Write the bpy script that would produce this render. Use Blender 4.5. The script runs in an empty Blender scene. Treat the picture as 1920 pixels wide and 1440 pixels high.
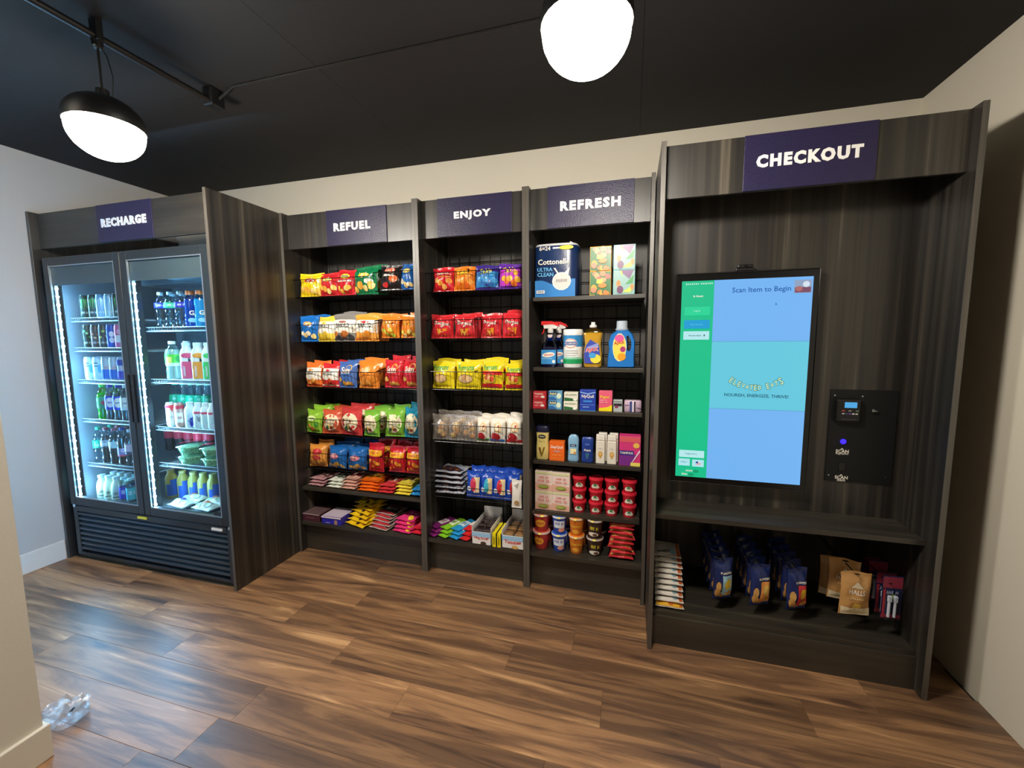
import bpy, bmesh, math, random
from mathutils import Vector, Matrix, geometry

# ------------------------------------------------------------------ camera, world, lights, exposure
SC = bpy.context.scene
COL = SC.collection
FPX, YAW, PITCH, ROLL, CAMY, CAMZ = 786.17, .2769, -.1051, -.0066, -2.7837, 1.5
_sy, _cy = math.sin(YAW), math.cos(YAW)
CAMP = Vector((0, CAMY, CAMZ))
FWD = Vector((-_sy*math.cos(PITCH), _cy*math.cos(PITCH), math.sin(PITCH)))
_r0 = Vector((_cy, _sy, 0)); _u0 = _r0.cross(FWD)
RGT = math.cos(ROLL)*_r0 + math.sin(ROLL)*_u0
UPV = -math.sin(ROLL)*_r0 + math.cos(ROLL)*_u0
cam_d = bpy.data.cameras.new('camera'); cam = bpy.data.objects.new('camera', cam_d); COL.objects.link(cam)
cam_d.sensor_fit = 'HORIZONTAL'; cam_d.sensor_width = 36; cam_d.lens = FPX/1920*36; cam_d.clip_start = .05
cam.matrix_world = Matrix(((RGT.x, UPV.x, -FWD.x, CAMP.x), (RGT.y, UPV.y, -FWD.y, CAMP.y), (RGT.z, UPV.z, -FWD.z, CAMP.z), (0, 0, 0, 1)))
SC.camera = cam
world = bpy.data.worlds.new('world'); SC.world = world; world.use_nodes = True
world.node_tree.nodes['Background'].inputs[0].default_value = (.55, .72, 1, 1)
world.node_tree.nodes['Background'].inputs[1].default_value = .6
SC.view_settings.view_transform = 'Standard'; SC.view_settings.look = 'None'
SC.view_settings.gamma = 1; SC.view_settings.use_curve_mapping = False
SC.view_settings.exposure = 1.85
LAMP_E, LED_E, SCREEN_E, FILL_W = 60.0, 40.0, .265, 44.0
LAMP_C = (1.0, .92, .80)

def A(x, y, Y):
    """point of the place at depth Y that stands at photograph pixel (x, y)"""
    d = FWD + RGT*((x-960)/FPX) - UPV*((y-720)/FPX)
    return CAMP + d*((Y-CAMY)/d.y)

# ------------------------------------------------------------------ materials
def lin(h):
    h = h.lstrip('#'); c = [int(h[i:i+2], 16)/255 for i in (0, 2, 4)]
    return tuple(v/12.92 if v <= .04045 else ((v+.055)/1.055)**2.4 for v in c) + (1,)
_M = {}
def newmat(name):
    m = bpy.data.materials.new(name); m.use_nodes = True
    nt = m.node_tree; nt.nodes.clear()
    o = nt.nodes.new('ShaderNodeOutputMaterial')
    return m, nt, o
def mat(c, rough=.45, metal=0, bump=0, bscale=40, emit=0, coat=0, trans=0):
    k = (c, rough, metal, bump, bscale, emit, coat)
    if k in _M: return _M[k]
    m, nt, o = newmat('paint_' + c.strip('#') + ('_%d' % len(_M)))
    p = nt.nodes.new('ShaderNodeBsdfPrincipled')
    p.inputs['Base Color'].default_value = lin(c) if not emit else (0, 0, 0, 1)
    p.inputs['Roughness'].default_value = rough; p.inputs['Metallic'].default_value = metal
    if coat: p.inputs['Coat Weight'].default_value = coat; p.inputs['Coat Roughness'].default_value = .1
    if emit:
        p.inputs['Emission Color'].default_value = lin(c); p.inputs['Emission Strength'].default_value = emit
    if bump:
        t = nt.nodes.new('ShaderNodeTexCoord'); n = nt.nodes.new('ShaderNodeTexNoise'); b = nt.nodes.new('ShaderNodeBump')
        n.inputs['Scale'].default_value = bscale; n.inputs['Detail'].default_value = 3
        b.inputs['Strength'].default_value = bump; b.inputs['Distance'].default_value = .006
        nt.links.new(t.outputs['Object'], n.inputs['Vector']); nt.links.new(n.outputs[0], b.inputs['Height'])
        nt.links.new(b.outputs[0], p.inputs['Normal'])
    nt.links.new(p.outputs[0], o.inputs[0])
    _M[k] = m
    return m
def foil(c): return mat(c, .26, 0, .7, 26)
def clear(tint='#ffffff', gloss=.12, key='', rough=.05):
    k = ('clear', tint, gloss, rough)
    if k in _M: return _M[k]
    m, nt, o = newmat('clear_' + tint.strip('#') + '_%d' % len(_M))
    t = nt.nodes.new('ShaderNodeBsdfTransparent'); t.inputs[0].default_value = lin(tint)
    g = nt.nodes.new('ShaderNodeBsdfGlossy'); g.inputs['Roughness'].default_value = rough
    f0 = nt.nodes.new('ShaderNodeLayerWeight'); f0.inputs['Blend'].default_value = .5
    f = nt.nodes.new('ShaderNodeMath'); f.operation = 'POWER'; f.inputs[1].default_value = 5; nt.links.new(f0.outputs['Facing'], f.inputs[0])
    ad = nt.nodes.new('ShaderNodeMath'); ad.operation = 'ADD'; ad.use_clamp = True; ad.inputs[1].default_value = gloss
    x = nt.nodes.new('ShaderNodeMixShader')
    nt.links.new(f.outputs[0], ad.inputs[0]); nt.links.new(ad.outputs[0], x.inputs[0])
    nt.links.new(t.outputs[0], x.inputs[1]); nt.links.new(g.outputs[0], x.inputs[2]); nt.links.new(x.outputs[0], o.inputs[0])
    _M[k] = m
    return m
def film(tint, dif=.25, gloss=.14):
    k = ('film', tint, dif, gloss)
    if k in _M: return _M[k]
    m, nt, o = newmat('crinkled_film'); N = nt.nodes.new; L = nt.links.new
    t = N('ShaderNodeBsdfTransparent'); d = N('ShaderNodeBsdfDiffuse'); d.inputs[0].default_value = lin(tint); g = N('ShaderNodeBsdfGlossy'); g.inputs['Roughness'].default_value = .12
    a = N('ShaderNodeMixShader'); a.inputs[0].default_value = dif; b = N('ShaderNodeMixShader'); b.inputs[0].default_value = gloss
    tc = N('ShaderNodeTexCoord'); n = N('ShaderNodeTexNoise'); n.inputs['Scale'].default_value = 45; n.inputs['Detail'].default_value = 4; bp = N('ShaderNodeBump'); bp.inputs['Distance'].default_value = .01
    L(tc.outputs['Object'], n.inputs['Vector']); L(n.outputs[0], bp.inputs['Height']); L(bp.outputs[0], g.inputs['Normal']); L(bp.outputs[0], d.inputs['Normal'])
    L(t.outputs[0], a.inputs[1]); L(d.outputs[0], a.inputs[2]); L(a.outputs[0], b.inputs[1]); L(g.outputs[0], b.inputs[2]); L(b.outputs[0], o.inputs[0])
    _M[k] = m
    return m
def streaks(name, cols, axis, scale=(60, 4), rough=.5, bump=.15, rnd=0, vein=0, spec=.5):
    """wood / laminate: stretched noise along axis ('x' or 'z'), several tones"""
    m, nt, o = newmat(name); N = nt.nodes.new; L = nt.links.new
    tc = N('ShaderNodeTexCoord'); mp = N('ShaderNodeMapping')
    s = {'z': (scale[0], scale[0], scale[1]), 'x': (scale[1], scale[0], scale[0])}[axis]
    mp.inputs['Scale'].default_value = s
    L(tc.outputs['Object'], mp.inputs['Vector'])
    vec = mp.outputs[0]
    if rnd:
        oi = N('ShaderNodeObjectInfo'); ml = N('ShaderNodeMath'); ml.operation = 'MULTIPLY'; ml.inputs[1].default_value = 70
        cx = N('ShaderNodeCombineXYZ'); va = N('ShaderNodeVectorMath'); va.operation = 'ADD'
        L(oi.outputs['Random'], ml.inputs[0]); L(ml.outputs[0], cx.inputs[0]); L(ml.outputs[0], cx.inputs[2]); L(vec, va.inputs[0]); L(cx.outputs[0], va.inputs[1]); vec = va.outputs[0]
    n1 = N('ShaderNodeTexNoise'); n1.inputs['Scale'].default_value = 1; n1.inputs['Detail'].default_value = 5; n1.inputs['Roughness'].default_value = .6
    n1.inputs['Distortion'].default_value = vein
    L(vec, n1.inputs['Vector'])
    r = N('ShaderNodeValToRGB'); r.color_ramp.interpolation = 'EASE'
    e = r.color_ramp.elements
    pos = [.28 + .44*i/(len(cols)-1) for i in range(len(cols))]
    e[0].position = pos[0]; e[0].color = lin(cols[0]); e[1].position = pos[-1]; e[1].color = lin(cols[-1])
    for pz, c in list(zip(pos, cols))[1:-1]:
        q = e.new(pz); q.color = lin(c)
    L(n1.outputs[0], r.inputs[0])
    p = N('ShaderNodeBsdfPrincipled'); p.inputs['Roughness'].default_value = rough; p.inputs['Specular IOR Level'].default_value = spec
    outc = r.outputs[0]
    if rnd:
        hs = N('ShaderNodeHueSaturation'); mr = N('ShaderNodeMapRange'); mr.inputs['To Min'].default_value = 1-rnd; mr.inputs['To Max'].default_value = 1+rnd
        L(oi.outputs['Random'], mr.inputs['Value']); L(mr.outputs[0], hs.inputs['Value']); L(outc, hs.inputs['Color']); outc = hs.outputs[0]
    L(outc, p.inputs['Base Color'])
    b = N('ShaderNodeBump'); b.inputs['Strength'].default_value = bump; b.inputs['Distance'].default_value = .002
    L(n1.outputs[0], b.inputs['Height']); L(b.outputs[0], p.inputs['Normal'])
    L(p.outputs[0], o.inputs[0])
    return m
def plaster(name, c, rough=.85):
    m, nt, o = newmat(name); N = nt.nodes.new; L = nt.links.new
    tc = N('ShaderNodeTexCoord'); n = N('ShaderNodeTexNoise'); n.inputs['Scale'].default_value = 90; n.inputs['Detail'].default_value = 4
    b = N('ShaderNodeBump'); b.inputs['Strength'].default_value = .12; b.inputs['Distance'].default_value = .003
    p = N('ShaderNodeBsdfPrincipled'); p.inputs['Base Color'].default_value = lin(c); p.inputs['Roughness'].default_value = rough
    L(tc.outputs['Object'], n.inputs['Vector']); L(n.outputs[0], b.inputs['Height']); L(b.outputs[0], p.inputs['Normal']); L(p.outputs[0], o.inputs[0])
    return m
WALL = plaster('wall_paint', '#e2dbca'); WALLR = plaster('wall_paint_dim_right', '#d6cfbf'); WALLL = plaster('wall_paint_dim_left', '#b7b3ab'); WALLP = plaster('wall_paint_tan', '#d6d2c6'); CEIL = plaster('ceiling_black_paint', '#121112', .8); TRIM = mat('#d9d4c8', .5)  # left and right wall paints darkened: their dimmer light is in the colour
WOODV = streaks('laminate_vertical', ['#0d0c0b', '#211e1b', '#332f29', '#5a5347'], 'z', (24, .3), .4, .1, spec=.8)
WOODH = streaks('laminate_horizontal', ['#24211d', '#322e27', '#423d33'], 'x', (26, 1.2), .4, .1, spec=.8)
BACKP = streaks('laminate_back', ['#3a3936', '#494744', '#585651'], 'z', (16, .35), .5, .1)
EDGE = streaks('laminate_edge_band', ['#413d37', '#4e4942', '#59534c'], 'z', (90, 3), .42, .1, spec=.8)
FLOORM = streaks('floor_plank', ['#442f23', '#6d4f38', '#936d4b', '#c19669'], 'x', (15, 1.3), .4, .08, .28, .9, spec=.8)
BLK = mat('#151516', .4); BLKM = mat('#1d1f21', .35, .3); WIRE = mat('#18181a', .28, .7); CHROME = mat('#b9bec4', .2, 1)
WHITE = mat('#f4f4f2', .4); PURPLE = mat('#282344', .36, 0, .25, 160)

# ------------------------------------------------------------------ mesh helpers
class MB:
    def __init__(s): s.v = []; s.f = []; s.fm = []; s.ms = []
    def mi(s, m):
        if m not in s.ms: s.ms.append(m)
        return s.ms.index(m)
    def add(s, vs, fs, m):
        o = len(s.v); i = s.mi(m); s.v += [tuple(p) for p in vs]
        for f in fs: s.f.append(tuple(o+k for k in f)); s.fm.append(i)
        return s
    def box(s, x0, x1, y0, y1, z0, z1, m, c=0):
        if c == 0:
            vs = [(x, y, z) for z in (z0, z1) for y in (y0, y1) for x in (x0, x1)]
            return s.add(vs, [(0, 2, 3, 1), (4, 5, 7, 6), (0, 1, 5, 4), (2, 6, 7, 3), (0, 4, 6, 2), (1, 3, 7, 5)], m)
        bm = bmesh.new(); bmesh.ops.create_cube(bm, size=1)
        for v in bm.verts:
            v.co.x = x0 if v.co.x < 0 else x1; v.co.y = y0 if v.co.y < 0 else y1; v.co.z = z0 if v.co.z < 0 else z1
        bmesh.ops.bevel(bm, geom=list(bm.edges), offset=c, segments=2, affect='EDGES', profile=.5)
        bm.verts.index_update()
        s.add([v.co[:] for v in bm.verts], [[v.index for v in f.verts] for f in bm.faces], m); bm.free()
        return s
    def lathe(s, prof, m, n=20, cx=0, cy=0, sx=1, sy=1, cap=True):
        vs = []; k = len(prof)
        for j in range(n):
            a = 2*math.pi*j/n; ca, sa = math.cos(a), math.sin(a)
            for r, z in prof: vs.append((cx+r*ca*sx, cy+r*sa*sy, z))
        fs = [(j*k+i, (j+1) % n*k+i, (j+1) % n*k+i+1, j*k+i+1) for j in range(n) for i in range(k-1)]
        if cap:
            if prof[0][0] > 1e-6: fs.append(tuple((n-1-j)*k for j in range(n)))
            if prof[-1][0] > 1e-6: fs.append(tuple(j*k+k-1 for j in range(n)))
        return s.add(vs, fs, m)
    def tube(s, pts, r, m, n=6, closed=False):
        pts = [Vector(p) for p in pts]; K = len(pts); vs = []
        for i, p in enumerate(pts):
            a = pts[(i-1) % K] if (i > 0 or closed) else p; b = pts[(i+1) % K] if (i < K-1 or closed) else p
            d = (b-a).normalized() if (b-a).length > 1e-9 else Vector((0, 0, 1))
            q = Vector((0, 0, 1)) if abs(d.z) < .9 else Vector((1, 0, 0))
            u = d.cross(q).normalized(); w = d.cross(u)
            for j in range(n):
                t = 2*math.pi*j/n; vs.append(p+u*(r*math.cos(t))+w*(r*math.sin(t)))
        fs = []
        for i in range(K if closed else K-1):
            for j in range(n):
                i2 = (i+1) % K; fs.append((i*n+j, i*n+(j+1) % n, i2*n+(j+1) % n, i2*n+j))
        if not closed: fs += [tuple(range(n-1, -1, -1)), tuple((K-1)*n+j for j in range(n))]
        return s.add(vs, fs, m)
    def extrude(s, poly, y0, y1, m):
        """closed polygon in (x,z), extruded along y"""
        n = len(poly); vs = [(x, y0, z) for x, z in poly]+[(x, y1, z) for x, z in poly]
        fs = [tuple(range(n)), tuple(range(2*n-1, n-1, -1))]+[(i, n+i, n+(i+1) % n, (i+1) % n) for i in range(n)]
        return s.add(vs, fs, m)
    def mesh(s, name, smooth=False):
        me = bpy.data.meshes.new(name); me.from_pydata(s.v, [], s.f)
        for m in s.ms: me.materials.append(m)
        me.polygons.foreach_set('material_index', s.fm)
        if smooth: me.polygons.foreach_set('use_smooth', [True]*len(me.polygons))
        me.update()
        return me
    def build(s, name, parent=None, loc=(0, 0, 0), smooth=False, rot=None):
        me = s.mesh(name, smooth)
        if smooth and hasattr(me, 'set_sharp_from_angle'): me.set_sharp_from_angle(angle=math.radians(40))
        o = bpy.data.objects.new(name, me); COL.objects.link(o)
        o.location = loc
        if rot: o.rotation_euler = rot
        if parent: o.parent = parent
        return o
def bx(name, parent, x0, x1, y0, y1, z0, z1, m, c=0): return MB().box(x0, x1, y0, y1, z0, z1, m, c).build(name, parent)
LABELS = {}
def tag(o, label=None, cat=None, group=None, kind=None):
    if label: o['label'] = label
    if cat: o['category'] = cat
    if group: o['group'] = group
    if kind: o['kind'] = kind
    return o
def thing(name, label, cat, loc=(0, 0, 0), group=None, rz=0, rx=0):
    o = bpy.data.objects.new(name, None); COL.objects.link(o); o.empty_display_size = .02
    o.location = loc; o.rotation_euler = (rx, 0, rz)
    return tag(o, label, cat, group)
def dup(root, loc, label, rz=None, group=None, rx=None, scale=None):
    r = root.copy(); COL.objects.link(r); r.location = loc
    e = list(root.rotation_euler)
    if rz is not None: e[2] = rz
    if rx is not None: e[0] = rx
    r.rotation_euler = e
    if scale: r.scale = scale
    r['label'] = label
    if group: r['group'] = group
    for ch in root.children:
        c = ch.copy(); COL.objects.link(c); c.parent = r
        for g in ch.children:
            d = g.copy(); COL.objects.link(d); d.parent = c
    return r

# ------------------------------------------------------------------ lettering and print
_TX = {}
def text2d(s, bold=.012, space=1.0):
    """flat triangulated lettering, unit size; returns verts, faces, (xmin, xmax, ymin, ymax)"""
    k = (s, bold, space)
    if k in _TX: return _TX[k]
    cu = bpy.data.curves.new('lettering', 'FONT'); cu.body = s; cu.size = 1; cu.resolution_u = 2; cu.offset = bold; cu.space_character = space
    ob = bpy.data.objects.new('lettering', cu); me = ob.to_mesh()
    vs = [(v.co.x, v.co.y) for v in me.vertices]; fs = [tuple(p.vertices) for p in me.polygons]
    ob.to_mesh_clear(); bpy.data.objects.remove(ob); bpy.data.curves.remove(cu)
    xs = [v[0] for v in vs]; ys = [v[1] for v in vs]
    _TX[k] = (vs, fs, (min(xs), max(xs), min(ys), max(ys)))
    return _TX[k]
class Art:
    """flat print: shapes in face units u in [-1,1], v in [0,1] mapped on a surface by mp(x, z, lift)"""
    def __init__(s, w, h, mp, m=None, l0=.0009):
        s.l0 = l0
        s.w, s.h, s.mp, s.b, s.n = w, h, mp, MB(), 0
        s.pm = m or (lambda c: mat(c, .35))
    def _put(s, pts, fs, c):
        s.n += 1; lift = s.l0+.00035*s.n
        s.b.add([s.mp(x, z, lift) for x, z in pts], fs, s.pm(c))
    def r(s, u0, u1, v0, v1, c, n=(8, 4)):
        nx, nz = n; x0, x1, z0, z1 = u0*s.w/2, u1*s.w/2, v0*s.h, v1*s.h
        pts = [(x0+(x1-x0)*i/nx, z0+(z1-z0)*j/nz) for j in range(nz+1) for i in range(nx+1)]
        s._put(pts, [(j*(nx+1)+i, j*(nx+1)+i+1, (j+1)*(nx+1)+i+1, (j+1)*(nx+1)+i) for j in range(nz) for i in range(nx)], c)
    def e(s, u, v, ru, rv, c, rot=0, n=14, wob=0, seed=0):
        rd = random.Random(seed); pts = [(u*s.w/2, v*s.h)]
        ca, sa = math.cos(rot), math.sin(rot)
        ph = rd.random()*6
        for k in (.5, 1):
            for j in range(n):
                t = 2*math.pi*j/n; q = k*(1+wob*math.sin(3*t+ph)+wob*.6*math.sin(5*t-ph))
                x, z = ru*s.w/2*q*math.cos(t), rv*s.h*q*math.sin(t)
                pts.append((u*s.w/2+x*ca-z*sa, v*s.h+x*sa+z*ca))
        fs = [(0, 1+j, 1+(j+1) % n) for j in range(n)]+[(1+j, 1+n+j, 1+n+(j+1) % n, 1+(j+1) % n) for j in range(n)]
        s._put(pts, fs, c)
    def p(s, poly, c):
        pts = [(u*s.w/2, v*s.h) for u, v in poly]
        tr = geometry.tessellate_polygon([[Vector((x, z, 0)) for x, z in pts]])
        s._put(pts, [tuple(t) for t in tr], c)
    def t(s, txt, u, v, uw, c, bold=.02, rot=0, stretch=1.0, curve=0):
        vs, fs, (a, b, lo, hi) = text2d(txt, bold)
        k = uw*s.w/2/(b-a); ca, sa = math.cos(rot), math.sin(rot); mx, my = (a+b)/2, (lo+hi)/2
        pts = []
        for x, y in vs:
            X, Z = (x-mx)*k, (y-my)*k*stretch
            if curve: Z += curve*s.h*((X/(uw*s.w/4))**2)
            pts.append((u*s.w/2+X*ca-Z*sa, v*s.h+X*sa+Z*ca))
        s._put(pts, fs, c)
    def f(s, n, v0, v1, cols, size=.2, seed=1, u0=-.75, u1=.75, asp=1.0):
        rd = random.Random(seed)
        for i in range(n):
            s.e(u0+(u1-u0)*(i+.5)/n+rd.uniform(-.1, .1), rd.uniform(v0, v1), size*rd.uniform(.7, 1.15), size*.5*s.w/s.h*asp*rd.uniform(.7, 1.1), cols[i % len(cols)], rd.uniform(-.6, .6), 10, .1, seed*31+i)
    def q(s, u, v, uw, vh, c):
        # lettering too small to read in the photograph: a row of short strokes
        rd = random.Random(int(abs(u*97+v*1013+uw*31)*100)); n = 7
        for i in range(n):
            if i == 4 and uw > .9: continue
            x = u-uw/2+uw*(i+.5)/n; k = uw/n*.33
            s.p([(x-k, v-vh/2), (x+k*.6, v-vh/2*rd.uniform(.5, 1)), (x+k, v+vh/2), (x-k*.7, v+vh/2*rd.uniform(.4, 1))], c)
    def run(s, ops):
        for o in ops: getattr(s, o[0])(*o[1:-1], **o[-1]) if isinstance(o[-1], dict) else getattr(s, o[0])(*o[1:])
        return s
    def build(s, parent, name='printed_design'):
        return s.b.build(name, parent) if s.b.v else None
def flat_map(y): return lambda x, z, l: (x, y-l, z)
def cyl_map(rf, sy=1):
    def mp(x, z, l):
        r = rf(z) if callable(rf) else rf
        a = x/r; return ((r+l)*math.sin(a), -(r+l)*sy*math.cos(a), z)
    return mp
# ------------------------------------------------------------------ daylight fill added for the left wall, through an assumed unseen passage window
XW = -3.777
fill_d = bpy.data.lights.new('added_daylight', 'AREA'); fill_d.shape = 'RECTANGLE'; fill_d.size = 1.3; fill_d.size_y = .95
fill_d.energy = FILL_W; fill_d.color = (.08, .42, 1.0)
fill_o = bpy.data.objects.new('added_daylight', fill_d); COL.objects.link(fill_o)
fill_o.location = (XW-.22, -3.2, .98); fill_o.rotation_euler = (math.radians(90), 0, math.radians(-90)); fill_d.spread = math.radians(28)

# ------------------------------------------------------------------ the room
XL, XR, ZC, YF_ = -3.777, 1.4126, 2.7198, -5.2
YB, YC, YF, ZT = -.4434, -.7855, -.945, 2.34
def st(o, label=None): o['kind'] = 'structure'; return tag(o, label)
def wb(mb, name, parent, smooth=False):
    """build geometry given in world coordinates under parent"""
    l = parent.location; mb.v = [(x-l.x, y-l.y, z-l.z) for x, y, z in mb.v]
    return mb.build(name, parent, smooth=smooth)
def W(name, parent, x0, x1, y0, y1, z0, z1, m, c=0): return wb(MB().box(x0, x1, y0, y1, z0, z1, m, c), name, parent)
SUB = mat('#2a2018', .8)
fl = st(bx('floor', None, XL-.1, XR+.1, YF_-.1, .1, -.06, -.008, SUB), 'brown wood plank floor')
# planks run along the back wall; the joints seen in the photograph fix the row offsets
PL, PW = 1.235, .18
known = {0: -.90, 1: -2.555, 2: -.525, 3: -.245, 4: -1.073, -1: -1.50}
_pm = {}
def plank(x0, x1, y0, y1):
    k = (round(x1-x0, 3), round(y1-y0, 3))
    if k not in _pm:
        w, d = k; g = .00025; b = MB(); c = .0008
        lo = [(g, g), (w-g, g), (w-g, d-g), (g, d-g)]; hi = [(g+c, g+c), (w-g-c, g+c), (w-g-c, d-g-c), (g+c, d-g-c)]
        b.add([(x, y, -.008) for x, y in lo]+[(x, y, -c) for x, y in lo]+[(x, y, 0) for x, y in hi],
              [(8, 9, 10, 11)]+[(i, (i+1) % 4, 4+(i+1) % 4, 4+i) for i in range(4)]+[(4+i, 4+(i+1) % 4, 8+(i+1) % 4, 8+i) for i in range(4)], FLOORM)
        _pm[k] = b.mesh('plank')
    o = bpy.data.objects.new('plank', _pm[k]); COL.objects.link(o); o.location = (x0, y0, 0); o.parent = fl
rnd = random.Random(4)
for k in range(-11, 8):
    y0 = -1.453+PW*k; y1 = min(y0+PW, 0)
    if y0 >= -.001: continue
    x = known.get(k, rnd.uniform(-2, 0)); x -= PL*math.ceil((x-XL)/PL)
    while x < XR:
        a, b = max(x, XL), min(x+PL, XR)
        if b-a > .03: plank(a, b, y0, y1)
        x += PL
bx('far_planks', fl, XL, XR, YF_, -1.453-PW*11, -.008, -.0005, FLOORM)
cl = st(bx('ceiling', None, XL-.1, XR+.1, YF_-.1, .1, ZC+.012, ZC+.1, mat('#050505', .9)), 'black painted ceiling')
xs = [XL, -2.78, -1.38, .02, XR]; ys = [0, -1.07, -2.27, -3.47, YF_]
for i in range(4):
    for j in range(4): bx('ceiling_panel', cl, xs[i]+.0006, xs[i+1]-.0006, ys[j+1]+.0006, ys[j]-.0006, ZC, ZC+.014, CEIL)
st(bx('wall_back', None, XL-.1, XR+.1, 0, .1, -.06, ZC+.1, WALL), 'cream painted back wall behind the shelving')
wl = MB()
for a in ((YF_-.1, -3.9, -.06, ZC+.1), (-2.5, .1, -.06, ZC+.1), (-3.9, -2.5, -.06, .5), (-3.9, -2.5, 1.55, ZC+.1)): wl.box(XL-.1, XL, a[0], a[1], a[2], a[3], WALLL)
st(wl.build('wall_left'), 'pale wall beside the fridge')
st(bx('wall_right', None, XR, XR+.1, YF_-.1, .1, -.06, ZC+.1, WALLR), 'cream wall beside the checkout unit')
st(bx('wall_front', None, XL, XR, YF_-.1, YF_, -.06, ZC+.1, WALL), 'wall behind the photographer')
wn = st(MB().box(XL-.07, XL-.03, -3.9, -2.5, .5, .55, TRIM).box(XL-.07, XL-.03, -3.9, -2.5, 1.5, 1.55, TRIM).box(XL-.07, XL-.03, -3.9, -3.85, .55, 1.5, TRIM).box(XL-.07, XL-.03, -2.55, -2.5, .55, 1.5, TRIM).build('assumed_window_1'), 'window of the side passage')  # assumed window, out of view, put in for the blue on the left wall
bx('assumed_window_pane', wn, XL-.053, XL-.047, -3.85, -2.55, .55, 1.5, clear('#f4fbff', .02))
st(bx('wall_partition', None, -2.14, -2.011, YF_, -1.925, 0, ZC, WALLP), 'beige partition wall end at the left edge')
st(MB().box(-2.155, -1.997, YF_, -1.911, 0, .128, TRIM, .004).build('baseboard_partition'), 'pale baseboard around the partition end')
st(MB().box(XL, XL+.014, YF_, -.952, 0, .135, TRIM, .004).build('baseboard_left'), 'white baseboard under the left wall')

# ------------------------------------------------------------------ pendant lamps, conduit
LAMPM, nt_, o_ = newmat('opal_glass_lit'); e_ = nt_.nodes.new('ShaderNodeEmission'); e_.inputs[0].default_value = LAMP_C+(1,); e_.inputs[1].default_value = LAMP_E; nt_.links.new(e_.outputs[0], o_.inputs[0])
def pendant(x, y, label):
    t = thing('pendant_lamp', label, 'lamp', (x, y, 0), 'pendant lamps')
    zr = 2.318; R = .118
    MB().lathe([(R*math.sin(a), zr-.105*math.cos(a)) for a in [i*math.pi/2/10 for i in range(11)]]+[(R, zr+.012), (R-.01, zr+.02)], LAMPM, 32, cap=False).build('opal_bowl', t, smooth=True)
    MB().lathe([(R+.004, zr+.012), (R+.006, zr+.03)]+[((R+.006)*math.cos(a), zr+.03+.095*math.sin(a)) for a in [i*math.pi/2/8 for i in range(1, 8)]]+[(.022, zr+.125), (.02, zr+.15), (.008, zr+.155), (0, zr+.155)], BLK, 32, cap=False).build('dome_shade', t, smooth=True)
    MB().tube([(0, 0, zr+.15), (0, 0, 2.62)], .0045, BLK).build('rod', t)
    MB().tube([(.035, .01, zr+.11), (.05, .01, zr+.19), (.028, .01, zr+.27), (.012, 0, 2.62)], .002, BLK).build('power_cord', t)
    MB().lathe([(.012, 2.615), (.018, 2.622), (.018, 2.645)], BLKM, 16).build('canopy', t, smooth=True)
    MB().box(-.02, .02, -.012, .012, 2.64, ZC-.001, BLKM, .003).build('hanger', t)
    return t
pendant(-1.985, -1.552, 'glowing white bowl pendant lamp hanging above the fridge side')
pendant(-.135, -1.56, 'glowing white bowl pendant lamp hanging above the middle')
cd = thing('ceiling_conduit', 'black conduit pipe with junction boxes running under the ceiling', 'conduit', (-1.985, -1.6, ZC-.06))
wb(MB().tube([(-1.985, -3.2, ZC-.062), (-1.985, -1.12, ZC-.062)], .014, BLK, 10), 'pipe', cd, True)
wb(MB().box(-2.012, -1.958, -1.12, -1.045, ZC-.085, ZC-.002, BLK, .006), 'junction_box', cd)
wb(MB().tube([(-1.95, -1.085, ZC-.05), (-1.86, -1.085, ZC-.007), (-.35, -1.085, ZC-.007)], .005, BLK, 8), 'thin_pipe', cd, True)
for yy in (-2.1, -2.7): wb(MB().box(-2.02, -1.95, yy-.012, yy+.012, ZC-.082, ZC-.001, BLKM, .003), 'pipe_clamp', cd)

# ------------------------------------------------------------------ shelving carcasses and signs
def sign(parent, x0, x1, yfront, z0, z1, txt, tx0, tx1, th):
    s = W('sign_plate', parent, x0, x1, yfront, yfront+.0064, z0, z1, PURPLE, .0012)
    vs, fs, (a, b, lo, hi) = text2d(txt, .054, 1.24); k = (tx1-tx0)/(b-a); kz = th/(hi-lo)
    l = parent.location; zc = (z0+z1)/2+.002
    mb = MB(); n = len(vs)
    f_ = [(tx0+(x-a)*k-l.x, yfront-.0035-l.y, zc+(y-(lo+hi)/2)*kz-l.z) for x, y in vs]; bk = [(x, y+.0035, z) for x, y, z in f_]
    ed = {}
    for f in fs:
        for i in range(len(f)):
            q = (f[i], f[(i+1) % len(f)]); ed[q] = 1
    side = [(a_, b_, b_+n, a_+n) for a_, b_ in ed if (b_, a_) not in ed]
    mb.add(f_+bk, fs+side, WHITE); o = mb.build('lettering', s); tag(o, 'white lettering reading '+txt)
    return s
def carcass(label, x0, x1, yf, txt, tpx, wood_fascia, sx, loc=None):
    u = thing('shelving_unit', label, 'shelving unit', ((x0+x1)/2, yf/2, 0), 'dark laminate display units')
    for a, b in ((x0, x0+.02), (x1-.02, x1)):
        sp = W('side_panel', u, a, b, yf+.002, -.004, 0, ZT, WOODV, .001); l = u.location
        MB().box(a+.0004-l.x, b-.0004-l.x, yf-l.y, yf+.002-l.y, 0, ZT, EDGE).build('edge_band', sp)
    W('fascia', u, x0+.02, x1-.02, yf+.046, yf+.064, 2.113, 2.336, wood_fascia, .001)
    sign(u, sx[0], sx[1], yf+.0395, 2.1145, 2.3365, txt, tpx[0], tpx[1], .052)
    return u
fr_u = carcass('dark laminate surround enclosing the glass door fridge under RECHARGE sign', -3.772, -2.256, YF, 'RECHARGE', (-3.15, -2.77), WOODH, (-3.19, -2.725))
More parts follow.
